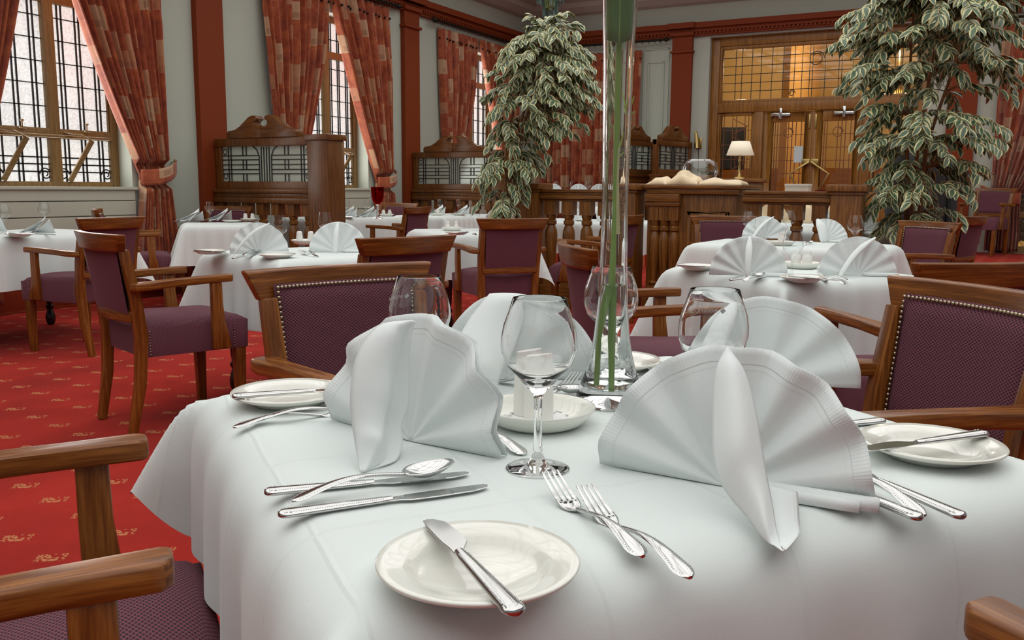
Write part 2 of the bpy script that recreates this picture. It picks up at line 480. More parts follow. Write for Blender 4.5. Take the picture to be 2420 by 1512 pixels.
# ------------------------------------------------------------------ leaded windows of the left wall
def spiral(m, cy, cz, r, x, flip=1):
    pts = []
    for i in range(26):
        a = i/25*3.4*PI; rr = r*(1-.72*i/25)
        pts.append((x, cy+flip*rr*math.cos(a), cz+rr*math.sin(a)))
    m.sweep(pts, (.012,.012), up=(1,0,0), seg=6)
def left_window(idx, a, b):
    x = WX-.22; fw = .075
    root = bpy.data.objects.new('window_%d' % idx, None); COL.objects.link(root); tag(root, kind='structure')
    f = MB(); c = (a+b)/2
    f.box(x-.04, x+.05, a, a+fw, SILL, HEAD).box(x-.04, x+.05, b-fw, b, SILL, HEAD)
    f.box(x-.04, x+.05, a+fw, b-fw, SILL, SILL+.055).box(x-.04, x+.05, a+fw, b-fw, HEAD-.07, HEAD)
    f.box(x-.045, x+.055, c-.05, c+.05, SILL, HEAD)
    for z in (1.47, 2.62): f.box(x-.043, x+.052, a+fw, b-fw, z, z+.085)
    f.box(x-.03, x+.075, a+fw, b-fw, 1.475, 1.50)
    f.build('window_frame', M['window_wood'], root, bevel=.006)
    m = MB()
    for s, e in ((a+fw, c-.05), (c+.05, b-fw)):
        for z0, z1 in ((SILL+.055, 1.47), (1.555, 2.62), (2.705, HEAD-.07)):
            m.box(x-.006, x+.0, s, e, z0, z1)
    m.build('window_pane', M['daylit_pane'], root, smooth=False)
    l = MB(); w = .012
    for s, e in ((a+fw, c-.05), (c+.05, b-fw)):
        W = e-s
        for fr in (.13, .205, .46, .535, .80, .875):
            for z0, z1 in ((SILL+.055, 1.47), (1.555, 2.62), (2.705, HEAD-.07)):
                l.box(x, x+.012, s+W*fr-w/2, s+W*fr+w/2, z0, z1)
        for z in (1.18, 1.245, 1.305): l.box(x, x+.012, s, e, z-w/2, z+w/2)
        k = 1.555+.19
        while k < 2.6: l.box(x, x+.012, s, e, k-.004, k+.004); k += .19
        l.box(x, x+.012, s, e, 2.85, 2.86)
        spiral(l, s+W*.07, SILL+.12, .055, x+.008); spiral(l, e-W*.07, SILL+.12, .055, x+.008, -1)
    l.build('leading', M['lead'], root, smooth=False)
    # quadrant stays of the hopper lights
    st = MB()
    for s, e in ((a+fw, c-.05), (c+.05, b-fw)):
        y = s+.06
        st.sweep([(x+.06, y, SILL+.06), (x+.20, y+.10, SILL+.36), (x+.215, y+.13, SILL+.42)], (.012,.05), up=(0,1,0))
        st.sweep([(x+.215, y+.13, SILL+.42), (x+.15, y+.06, SILL+.47), (x+.06, y-.03, SILL+.49)], (.05,.012), up=(0,0,1))
        st.box(x+.05, x+.075, (s+e)/2-.03, (s+e)/2+.03, 1.54, 1.555); st.lathe([(.006,0),(.006,.04),(.016,.045),(.016,.06)], (x+.062, (s+e)/2, 1.555), 10, cap1=True)
    st.build('window_stay', M['window_wood'], root)
    return root
for i, (a, b) in enumerate(WIN): left_window(i+1, a, b)

# right-hand textured window in the back wall (amber glass with painted golden reflections, reaching down to the platform)
def amber():
    k = N('amber_glass_painted_reflection')
    v = k.n('TexVoronoi', ins={'Vector': k.obj(), 'Scale': 26.}, feature='SMOOTH_F1').outputs[0]
    n = k.noise(k.obj(), 2.4, 2)
    f = k.math('MULTIPLY', k.math('GREATER_THAN', n, .5), k.math('SUBTRACT', 1., v))
    c = k.mix(f, (.02,.012,.006), (.9,.45,.10))  # golden reflections painted as glowing patches over the dark glass
    gl = k.n('BsdfPrincipled', ins={'Base Color': (.03,.02,.012,1), 'Roughness': .15, 'Normal': k.bump(v, 1., .01), 'Emission Color': c, 'Emission Strength': .55})
    k.t.links.new(gl.outputs[0], k.out.inputs[0]); return k.m
root = bpy.data.objects.new('window_4', None); COL.objects.link(root); tag(root, kind='structure')
f = MB(); yy = BY+.1
f.box(RWIN[0], RWIN[0]+.07, yy, yy+.08, .25, 3.1).box(RWIN[1]-.07, RWIN[1], yy, yy+.08, .25, 3.1).box(RWIN[0], RWIN[1], yy, yy+.08, .25, .34).box(RWIN[0], RWIN[1], yy, yy+.08, 3.02, 3.1)
for z in (.72, 2.2): f.box(RWIN[0], RWIN[1], yy-.01, yy+.085, z, z+.09)
f.build('window_frame', M['window_wood'], root, bevel=.005)
MB().box(RWIN[0]+.07, RWIN[1]-.07, yy+.04, yy+.05, .34, 3.02).build('window_pane', amber(), root)
l = MB()
for i in range(1, 12): x = RWIN[0]+.07+(RWIN[1]-RWIN[0]-.14)*i/12; l.box(x-.005, x+.005, yy+.025, yy+.04, .34, 3.02)
for i in range(1, 12): z = .34+2.68*i/12; l.box(RWIN[0]+.07, RWIN[1]-.07, yy+.025, yy+.04, z-.005, z+.005)
l.build('leading', M['lead'], root)
root = bpy.data.objects.new('window_5', None); COL.objects.link(root); tag(root, kind='structure')
MB().box(-6.7, -5.4, BY+.1, BY+.12, .6, 3.1).build('window_pane', M['daylit_pane'], root)

# ------------------------------------------------------------------ curtains
def curtain(name, label, cat_loc, side, top0, top1, z_top, tie, z_tie, tie_w, bottom_w, z_bot, folds, lined=None, plane='x', base=None, straight=False, seed=1):
    """a curtain hanging on a wall. top0..top1 along the wall; tie = position of the tie-back centre."""
    rnd = random.Random(seed); ph = [rnd.uniform(-.6,.6) for _ in range(folds+2)]
    off = base
    def width(v):
        z = z_top + (z_bot-z_top)*v
        c0, w0 = (top0+top1)/2, (top1-top0)
        if straight: return z, c0, w0
        if z > z_tie:
            s = (z_top-z)/(z_top-z_tie)
            e = s**1.7
            lo = top0 + (tie-tie_w/2-top0)*(e if side < 0 else s**1.3)
            hi = top1 + (tie+tie_w/2-top1)*(e if side > 0 else s**1.3)
            if side > 0: lo = top0 + (tie-tie_w/2-top0)*(s**1.9*.35+s*.65)
            if side < 0: hi = top1 + (tie+tie_w/2-top1)*(s**1.9*.35+s*.65)
            return z, (lo+hi)/2, hi-lo
        s = min(1, (z_tie-z)/(z_tie-z_bot)*1.6)
        return z, tie, tie_w + (bottom_w-tie_w)*s
    def fn(u, v):
        z, c, w = width(v)
        t = c - w/2 + w*u
        a = u*folds*2*PI
        k = int(u*folds)
        pinch = .3 if (not straight and abs(z-z_tie) < .12) else 1
        if not straight and z < z_tie: depth = .055
        else: depth = .055
        depth *= min(1, .45+v*2.2)*pinch
        d = depth*(1+math.sin(a+1.1*math.sin(a*.37+seed)) + .30*math.sin(1.7*a+seed) + .12*math.sin(3.1*a+2*v))
        t += .012*math.cos(a)*(w/1.2)
        return (off+.03+d, t, z) if plane == 'x' else (t, off-.03-d, z)
    full = (top1-top0)
    root = thing(name, label, 'curtain', (0,0,0))
    m = MB().grid(fn, folds*10, 70, lambda u, v: (u*full*1.25, (1-v)*(z_top-z_bot)))
    m.build('curtain_cloth', M['curtain'], root, angle=180, solid=.004)
    bt = MB()
    for i in range(folds+1):
        q = fn((i+.02)/folds if i < folds else .985, .045); bt.ball((q[0]+(.03 if plane == 'x' else 0), q[1]-(0 if plane == 'x' else .03), q[2]), .016, 8, 5)
    bt.build('pleat_buttons', M['iron'], root, angle=180)
    if not straight:
        # tie-back band hooked to the wall
        hy = tie + side*(-1)*0 + (tie_w/2+.12)*(1 if side > 0 else -1)
        def band(u, v):
            s = u
            y = (tie-tie_w/2-.015)*(1-s)+(hy)*s if side > 0 else (tie+tie_w/2+.015)*(1-s)+hy*s
            zz = z_tie-.02 + .13*s**2.2
            hgt = .15*(1-.35*s**3)
            d = off + .03 + .16*math.sin(PI*min(1, s*.92+.06))**.6
            z = zz - hgt/2 + hgt*v
            return (d, y, z) if plane == 'x' else (y, off-(d-off), z)
        b = MB().grid(band, 24, 6, lambda u, v: (u*.4+.3, v*.18))
        b.build('tie_band', M['curtain'], root, angle=180, solid=.012)
        h = MB()
        p = (off, hy, z_tie+.13) if plane == 'x' else (hy, off, z_tie+.13)
        q = (off+.06, hy, z_tie+.14) if plane == 'x' else (hy, off-.06, z_tie+.14)
        h.sweep([p, q], (.012,.012), seg=8); h.ball((q[0], q[1], q[2]+.008), .016)
        h.build('tie_hook', M['brass'], root)
    return root
curtain('curtain', 'rust patchwork curtain tied back at the right of the nearest window', 0, 1, 4.95, 6.12, 3.36, 5.93, 1.16, .30, .46, .10, 12, base=WX, seed=1)
curtain('curtain', 'rust patchwork curtain edge at the far left frame side of the nearest window', 0, -1, 3.85, 4.88, 3.36, 4.12, 1.16, .30, .46, .10, 12, base=WX, seed=2)
curtain('curtain', 'rust patchwork curtain falling behind the near carved wooden screen', 0, -1, 7.42, 8.56, 3.36, 7.78, 1.14, .28, .42, .10, 10, base=WX, seed=3)
curtain('curtain', 'rust patchwork curtain tied back behind the red goblet, second window', 0, 1, 8.58, 9.72, 3.36, 9.58, 1.14, .28, .42, .10, 10, base=WX, seed=4)
curtain('curtain', 'rust patchwork curtain left of the far corner window, above the far screen', 0, -1, 10.93, 11.98, 3.30, 11.25, 1.14, .34, .42, .10, 9, base=WX, seed=5)
curtain('curtain', 'rust patchwork curtain half hidden by the ficus at the corner window', 0, 1, 12.05, 13.2, 3.30, 13.05, 1.14, .28, .42, .10, 9, base=WX, seed=6)
curtain('curtain', 'straight closed rust curtain on the back wall behind the bushy ficus', 0, 1, -6.95, -6.02, 3.24, 0, 0, 0, 0, .27, 8, base=BY, plane='y', straight=True, seed=7)
curtain('curtain', 'straight closed rust curtain on the back wall behind the tall vase', 0, 1, -6.0, -5.10, 3.24, 0, 0, 0, 0, .27, 8, base=BY, plane='y', straight=True, seed=8)
curtain('curtain', 'rust curtain tied back at the amber window, far right', 0, -1, -.10, 1.15, 3.25, .10, 1.0, .34, .40, .28, 10, base=BY, plane='y', seed=9)
def rod(label, p0, p1, ry):
    p0, p1 = Vector(p0), Vector(p1); d = (p1-p0).normalized()
    root = thing('curtain_rod', label, 'curtain rod', tuple((p0+p1)/2))
    c = (p0+p1)/2
    MB().sweep([p0-c, p1-c], (.035,.035), seg=10).build('pole', M['iron'], root)
    for e, s in ((p0, -1), (p1, 1)):
        m = MB()
        m.ball(e-c+d*s*.03, .034); m.ball(e-c+d*s*.075, .022)
        m.build('finial', M['iron'], root)
    n = int((p1-p0).length/.10)
    for i in range(n):
        q = p0 + (p1-p0)*((i+.5)/n) - c
        m = MB(); pts = []
        for k in range(11):
            a = 2*PI*k/10
            pts.append((q[0]+ry[0]*.03*math.cos(a), q[1]+ry[1]*.03*math.cos(a), q[2]-.012+.03*math.sin(a)))
        m.sweep(pts, (.007,.007), up=(d[0],d[1],d[2]), seg=5).build('curtain_ring', M['iron'], root)
    for e in (p0+d*.1, p1-d*.1):
        m = MB(); q = e-c
        m.sweep([q, q+Vector((-.11*ry[0], .11*ry[1], 0))], (.02,.02), seg=8).build('bracket', M['iron'], root)
rod('dark iron curtain rod over the nearest window', (WX+.11, 3.7, 3.40), (WX+.11, 6.15, 3.40), (1,0))
rod('dark iron curtain rod over the second window, above its tied curtains', (WX+.11, 7.35, 3.40), (WX+.11, 9.86, 3.40), (1,0))
rod('dark iron curtain rod over the corner window, above the far screen', (WX+.11, 10.78, 3.37), (WX+.11, 13.25, 3.37), (1,0))
rod('dark iron curtain rod on the back wall behind the vase', (-6.95, BY-.11, 3.36), (-4.72, BY-.11, 3.36), (0,1))
rod('dark iron curtain rod at the top right corner above the amber window', (-.2, BY-.11, 3.32), (2.1, BY-.11, 3.32), (0,1))

# ------------------------------------------------------------------ panelled entrance in the back wall
X0, X1 = DOORX; dy = BY+.10; DW = M['door_wood']; PB = .25
root = bpy.data.objects.new('door_1', None); COL.objects.link(root); tag(root, kind='structure')
f = MB()
f.box(X0, X0+.13, dy, dy+.12, PB, DOORH).box(X1-.13, X1, dy, dy+.12, PB, DOORH)
f.box(X0+.13, X1-.13, dy+.002, dy+.118, DOORH-.13, DOORH)
f.box(X0+.13, X1-.13, dy-.01, dy+.12, 2.24, 2.38)
f.box(-3.32, -3.19, dy-.005, dy+.12, PB, 2.24).box(-1.77, -1.64, dy-.005, dy+.12, PB, 2.24)
f.box(X0+.13, -3.32, dy, dy+.1, PB, 1.05).box(-1.64, X1-.13, dy, dy+.1, PB, 1.05)
# inner mouldings
for a, b, c, d in ((X0+.13, X1-.13, 2.38, DOORH-.13), (X0+.13, -3.32, 1.05, 2.24), (-1.64, X1-.13, 1.05, 2.24)):
    w = .05
    f.box(a, a+w, dy+.02, dy+.09, c, d).box(b-w, b, dy+.02, dy+.09, c, d).box(a+w, b-w, dy+.02, dy+.09, c, c+w).box(a+w, b-w, dy+.02, dy+.09, d-w, d)
f.build('door_frame', DW, root, bevel=.006)
g = MB()
for a, b, c, d in ((X0+.18, X1-.18, 2.43, DOORH-.18), (X0+.18, -3.37, 1.10, 2.19), (-1.59, X1-.18, 1.10, 2.19)): g.box(a, b, dy+.055, dy+.061, c, d)
g.build('fanlight_pane', M['door_glass'], root, smooth=False)
l = MB(); w = .009
a, b, c, d = X0+.18, X1-.18, 2.43, DOORH-.18
for fr in (.07, .105, .16, .21, .27, .33, .39, .43, .47, .485, .55, .62, .635, .69, .75, .81, .86, .895, .93): x = a+(b-a)*fr; l.box(x-w/2, x+w/2, dy+.045, dy+.055, c, d)
for i in range(1, 6): z = c+(d-c)*i/6; l.box(a, b, dy+.045, dy+.055, z-w/2, z+w/2)
def ring(mb, cx, cz, r, y, turns=1.0, shrink=0.):
    pts = [(cx+r*(1-shrink*i/24)*math.cos(2*PI*turns*i/24), y, cz+r*(1-shrink*i/24)*math.sin(2*PI*turns*i/24)) for i in range(25)]
    mb.sweep(pts, (.012,.012), up=(0,1,0), seg=6)
ring(l, -2.47, 2.98, .11, dy+.05, 1.4, .4); ring(l, -2.80, 2.50, .05, dy+.05, 1.6, .6); ring(l, -2.14, 2.50, .05, dy+.05, 1.6, .6)
l.build('leading', M['lead'], root)
l = MB()
for a, b in ((X0+.18, -3.37), (-1.59, X1-.18)):
    for fr in (.1, .38, .5, .78, .9): x = a+(b-a)*fr; l.box(x-w/2, x+w/2, dy+.042, dy+.055, 1.1, 2.19)
    for i in range(1, 5): z = 1.1+1.09*i/5; l.box(a, b, dy+.045, dy+.055, z-w/2, z+w/2)
    x0, x1 = a+(b-a)*.38, a+(b-a)*.86; z = 1.1
    while z < 2.1:
        l.sweep([(x0, dy+.045, z), (x1, dy+.045, z+.12)], (.012,.008), up=(0,1,0)); l.sweep([(x1, dy+.045, z+.12), (x0, dy+.045, z+.24)], (.012,.008), up=(0,1,0)); z += .27
l.build('leading', M['copper_came'], root)
for x0, x1, hinge in ((-3.18, -2.475, 1), (-2.465, -1.78, -1)):
    m = MB()
    m.box(x0, x0+.13, dy+.03, dy+.085, PB+.01, 2.23).box(x1-.11, x1, dy+.03, dy+.085, PB+.01, 2.23).box(x0+.13, x1-.11, dy+.03, dy+.085, 2.08, 2.23).box(x0+.13, x1-.11, dy+.03, dy+.085, PB+.01, .75)
    leafo = m.build('door_leaf', DW, root, bevel=.006)
    MB().box(x0+.13, x1-.11, dy+.055, dy+.061, .75, 2.08).build('door_pane', M['door_glass'], leafo, smooth=False)
    l = MB(); a, b = x0+.13, x1-.11
    for fr in (.08, .16, .5, .62, .74, .9): x = a+(b-a)*fr; l.box(x-.006, x+.006, dy+.042, dy+.055, .75, 2.08)
    for i in range(1, 7): z = .75+1.33*i/7; l.box(a, b, dy+.045, dy+.055, z-.005, z+.005)
    ring(l, (a+b)/2, 1.92, .075, dy+.05, 1.2, .2)
    l.build('leading', M['copper_came'], leafo)
    # half of the big brass diamond pull
    xs = -2.47; s = -1 if x1 < -2.4 else 1
    l = MB().sweep([(xs+s*.01, dy-.03, 1.49), (xs+s*.28, dy-.05, 1.31), (xs+s*.02, dy-.03, .86)], (.03,.03), up=(0,1,0))
    l.box(min(xs+s*.005, xs+s*.12), max(xs+s*.005, xs+s*.12), dy-.02, dy+.03, 1.45, 1.53)
    l.build('door_pull', M['brass'], leafo, bevel=.004)
    cx = x0+.25 if s < 0 else x1-.25
    l = MB().box(cx-.14, cx+.14, dy-.03, dy+.03, 2.16, 2.205).box(cx-.02, cx+.02, dy-.04, dy+.02, 2.12, 2.28)
    l.build('door_closer', M['steel'], leafo, bevel=.006)
    l = MB().box(xs+s*.045-.012, xs+s*.045+.012, dy+.01, dy+.03, 1.98, 2.18); l.build('door_bolt', M['brass'], leafo, bevel=.003)
n = MB().box(-2.72, -2.57, dy+.04, dy+.052, 1.48, 1.72).build('notice_sheet', flat('pale_paper', (.62,.72,.74), .6))
tag(n, 'small pale blue notice sheet on the left door glass', 'notice')

# hall behind the doors
hall = MB()
HX0, HX1, HY1 = -5.2, .2, 18.4
for b in ((HX0-.1, HX0, BY+.3, HY1, .15, 4.2), (HX1, HX1+.1, BY+.3, HY1, .15, 4.2), (HX0, HX1, HY1, HY1+.1, .15, 4.2)): hall.box(*b)
struct(hall.build('wall_hall', M['ochre'], smooth=False))
struct(MB().box(HX0, HX1, BY+.3, HY1, .15, .25).build('floor_hall', M['carpet'], smooth=False))
struct(MB().box(HX0, HX1, BY+.3, HY1, 4.1, 4.2).build('ceiling_hall', wallpaint('hall_ceiling', (.55,.42,.25)), smooth=False))
struct(MB().box(-3.30, -3.18, 15.6, HY1, .25, 4.1).build('wall_hall_partition', wallpaint('hall_amber', (.70,.40,.12)), smooth=False))
struct(MB().box(HX0+.0, HX1, HY1-.04, HY1, .25, 1.5).build('trim_hall', M['door_wood'], smooth=False))
struct(MB().box(-1.75, -1.15, HY1-.06, HY1-.03, 1.0, 1.75).box(-1.62,-1.28, HY1-.06, HY1-.03, 1.9, 2.3).build('window_6', frosted('garden_pane', (.62,.80,.66), .7, 9, .8)))
def picture(label, loc, rot, w, h):
    r = thing('picture', label, 'picture', loc, rot)
    MB().box(-w/2, w/2, -.012, .0, -h/2, h/2).build('canvas', flat('dark_print', (.10,.05,.03), .5), r)
    m = MB().box(-w/2-.05, -w/2, -.03, .02, -h/2-.05, h/2+.05).box(w/2, w/2+.05, -.03, .02, -h/2-.05, h/2+.05).box(-w/2, w/2, -.03, .02, h/2, h/2+.05).box(-w/2, w/2, -.03, .02, -h/2-.05, -h/2)
    m.build('picture_frame', M['black_wood'], r, bevel=.006)
picture('tall dark framed picture on the hall wall, seen through the leaded fanlight', (-3.36, 16.7, 3.15), -90, .9, .8)
picture('small dark framed picture low behind the leaded fanlight', (-2.62, HY1-.06, 2.75), 0, .28, .36)
r = thing('monitor', 'black flat screen behind the left side light of the entrance', 'screen', (-4.15, 15.0, 1.15), 20)
MB().box(-.42, .42, -.03, .03, .25, .95).build('screen_panel', M['black_wood'], r, bevel=.012)
MB().box(-.05, .05, -.02, .05, 0.02, .3).box(-.25,.25,-.15,.15,0,.02).build('stand', M['black_wood'], r, bevel=.004)
r = thing('cabinet', 'dark wooden cabinet under the black screen in the hall', 'cabinet', (-4.15, 15.0, .25), 20)
MB().box(-.5, .5, -.25, .25, 0, .9).build('body', M['oak'], r, bevel=.01)
bulb = N('warm_bulb'); e = bulb.n('Emission', ins={'Color': (1,.72,.34,1), 'Strength': 40.}); bulb.t.links.new(e.outputs[0], bulb.out.inputs[0])
r = thing('chandelier', 'lit brass chandelier in the hall behind the fanlight', 'chandelier', (-1.55, 16.2, 2.62))
MB().lathe([(.02,.95),(.03,.3),(.08,.2),(.05,0),(.0,-.05)], seg=14).build('column', M['brass'], r)
for k in range(6):
    a = 2*PI*k/6+.3; dx, dz = .34*math.cos(a), .34*math.sin(a)
    ar = MB().sweep([(0,0,.06), (dx*.5,dz*.5,-.05), (dx,dz,.0)], (.02,.02), seg=6).build('arm', M['brass'], r)
    MB().ball((dx, dz, .05), .028).build('bulb', bulb.m, ar)

# ------------------------------------------------------------------ armchairs
def make_chair():
    root = thing('dining_chair', 'x', 'chair')
    W = M['chair_wood']
    def rail_y(t, off=0): return -.338 + .055*t*t*4/4 + off     # t in -1..1: ends curve forward
    # rear legs run up as back posts
    for s in (-1, 1):
        p = [(s*.185,-.285,0), (s*.195,-.245,.22), (s*.20,-.232,.42), (s*.207,-.252,.60), (s*.213,-.292,.80)]
        MB().sweep(p, [(.036,.036),(.042,.044),(.046,.05),(.042,.046),(.038,.038)], up=(0,1,0)).build('leg', W, root, bevel=.006)
    for s in (-1, 1):
        p = [(s*.205,.205,0), (s*.21,.205,.18), (s*.212,.205,.352)]
        MB().sweep(p, [(.036,.036),(.044,.044),(.05,.05)], up=(0,1,0)).build('leg', W, root, bevel=.005)
    # top rail: curved, wider at the top than at the bottom
    n = 16; vs = []; fs = []
    for i in range(n+1):
        t = -1+2*i/n
        for z, hw in ((.794, .232), (.868, .266)):
            yb = -.362+.040*t*t+(z-.79)*-.12
            for d in (0, .036): vs.append((t*hw, yb+d, z))
    for i in range(n):
        a = i*4; b = a+4
        fs += [(a,b,b+2,a+2), (a+1,a+3,b+3,b+1), (a,a+1,b+1,b), (a+2,b+2,b+3,a+3)]
    fs += [(0,2,3,1), (n*4, n*4+1, n*4+3, n*4+2)]
    MB().add(vs, fs).build('top_rail', W, root, bevel=.008, bseg=3)
    # lower back rail
    p = [(-.20+.04*i, -.255-.028*(1-((i-5)/5)**2), .515) for i in range(11)]
    MB().sweep(p, (.030,.050)).build('back_rail', W, root, bevel=.010, bseg=3)
    # back upholstery
    def backpt(x, z, off):
        t = x/.2; f = (z-.53)/.27
        y = -.262 - .040*f - .022*(1-t*t)
        return (x, y+off, z)
    hw0, hw1 = .186, .195
    def back(u, v, off, puff, hi=1):
        z = .532+.300*v*hi+.262*v*(1-hi); hw = hw0+(hw1-hw0)*v
        x = -hw+2*hw*u
        b = puff*(min(1, 9*u)*min(1, 9*(1-u))*min(1, 9*v)*min(1, 9*(1-v)))**.6
        return backpt(x, z, off+b)
    m = MB()
    m.grid(lambda u, v: back(u, v, .010, .016), 16, 14, lambda u, v: (u*.39, v*.30))
    m.build('backrest', M['fabric'], root, angle=180)
    m = MB(); m.grid(lambda u, v: back(1-u, v, -.012, -.002, 0), 12, 8, lambda u, v: (u*.39, v*.27))
    m.build('back_panel', M['fabric'], root, angle=180)
    # nailhead trim round three sides of the backrest and the seat corners
    m = MB(); c = 0
    pts = []
    k = 34
    for i in range(k+1): pts.append(backpt(-hw1+.008+2*(hw1-.008)*i/k, .825, .020))
    for s in (-1, 1):
        for i in range(23):
            z = .813-.0122*i; f = (z-.53)/.27
            pts.append(backpt(s*(hw0+(hw1-hw0)*min(1, f)-.008), z, .020))
    for q in pts: m.ball(q, .0052, 8, 4, (1,.7,1))
    m.build('nailhead_trim', M['nail'], root, angle=180)
    # seat: upholstered block with crowned top
    def seat(u, v):
        x = -1+2*u; y = -1+2*v
        hw = .222+.022*(y+1)/2
        px, py = x*hw, -.232+.235*(y+1)
        e = (1-abs(x)**5)*(1-abs(y)**5)
        return (px, py, .462+.040*max(0, e)**.5+.004*math.sin(9*u+5*v))
    m = MB(); m.grid(seat, 20, 20, lambda u, v: (u*.47, v*.47))
    ring = [seat(i/20, 0) for i in range(20)] + [seat(1, i/20) for i in range(20)] + [seat(1-i/20, 1) for i in range(20)] + [seat(0, 1-i/20) for i in range(20)]
    vs = ring + [(p[0]*.985, p[1]*.99, .338) for p in ring]
    L = len(ring); fs = []; uv = []; acc = 0
    for i in range(L):
        j = (i+1) % L; d = math.hypot(ring[i][0]-ring[j][0], ring[i][1]-ring[j][1])
        fs.append((i, i+L, j+L, j)); uv.append([(acc,.13),(acc,0),(acc+d,0),(acc+d,.13)]); acc += d
    m.add(vs, fs, uv)
    m.add([(-.22,-.23,.338),(.22,-.23,.338),(.24,.235,.338),(-.24,.235,.338)], [(3,2,1,0)], [[(0,0),(.4,0),(.4,.4),(0,.4)]])
    so = m.build('seat', M['fabric'], root, angle=180)
    m = MB()
    for s in (-1, 1):
        for yy in (-.205, .10, .172):
            for i in range(9): m.ball((s*(.224+.02*(yy+.23)/.46), yy, .35+.0125*i), .0036, 6, 4)
    m.build('nailhead_trim', M['nail'], root, angle=180)
    # arms and their front posts
    for s in (-1, 1):
        out = [(.205,-.262),(.236,-.285),(.272,-.268),(.284,-.215),(.276,-.10),(.272,.05),(.276,.155),(.262,.168),(.226,.168),(.222,.155),(.226,.0),(.226,-.12),(.214,-.20)]
        m = MB()
        poly = [(s*x, y) for x, y in out]
        m.prism(poly, .642, .676, 'z')
        m.v = [(x, y, z - .012*max(0, (-y-.05)/.2) + .004*max(0, y/.17)) for x, y, z in m.v]
        m.build('armrest', W, root, bevel=.009, bseg=3)
        m = MB()
        prof = [(.065,.345),(.150,.345),(.140,.40),(.122,.47),(.112,.55),(.110,.645),(.062,.645),(.062,.55),(.064,.44)]
        m.prism(prof, s*.238, s*.268, 'x')
        m.v = [(x - s*(.0 if z > .5 else .006), y, z) for x, y, z in m.v]
        m.build('arm_post', W, root, bevel=.005)
    return root
CH = make_chair()
first = [True]
def chair(cx, cy, face, label, z=0.0):
    """face: direction the sitter looks (room axes)"""
    rot = math.degrees(math.atan2(face[1], face[0])) - 90
    if first[0]:
        first[0] = False; CH.location = (cx, cy, z); CH.rotation_euler = (0,0,math.radians(rot)); CH['label'] = label; CH['group'] = 'plum upholstered armchairs'; return CH
    return dup(CH, (cx, cy, z), rot, label, 'plum upholstered armchairs')
chair(-1.185, 1.682, (.917,-.400), 'plum armchair facing us across the front table, studded back left of the wine glass')
chair(-.245, 1.925, (-.710,-.704), 'plum armchair with studded back at far right edge, beside the front table')
chair(-1.05, .642, (.596,.803), 'armchair at bottom left, two arms reaching towards the front table')
chair(.294, 1.034, (-.803,.596), 'armchair at bottom right corner, only one rounded arm tip showing')
chair(-5.226, 3.747, (-.996,-.085), 'armchair seen from behind at the left window table, full height on the carpet')
chair(-3.29, 2.83, (.31,.95), 'armchair in profile on the open red carpet, left of the middle table')
chair(-2.45, 3.15, (-.965,.26), 'armchair with plain curved back just behind the studded front chair')
chair(-3.104, 5.507, (-.785,.620), 'armchair seen square from behind, lower back rail visible, before the balustrade')
chair(-1.077, 3.150, (.802,.598), 'armchair in profile left of the right fan-napkin table, behind the vase')
chair(-.208, 3.189, (-.673,.740), 'armchair with dark rail seen from behind at right, beyond studded chair')
chair(-1.701, 6.645, (.516,-.857), 'armchair with studded back before the counter front')
chair(-.585, 6.42, (-.639,-.769), 'pale plum armchair with studded back in front of the right ficus')
chair(-.446, 8.470, (-.934,.356), 'armchair seen from behind right of the ficus base, leaning post showing')
chair(-.12, 13.12, (-.35,-.95), 'dark armchair on the platform beside the amber window curtain', .25)
chair(-6.68, 9.10, (.1,-.99), 'farthest armchair under the left windows, facing us beyond the red goblet')
chair(-5.62, 7.75, (-.999,-.047), 'small distant armchair seen from behind at the red goblet table')
chair(-6.45, 5.225, (.65,.76), 'armchair in profile by the first curtain, mostly hidden by the rear-view chair')
chair(-6.66, 6.24, (.30,-.95), 'armchair with studded back against the near carved screen')
chair(-2.815, 6.55, (-.997,.076), 'armchair in front of the balusters, arms only, left of the vase')
chair(-6.0, 11.2, (0,-1), 'distant armchair behind the balusters of the far carved screen')

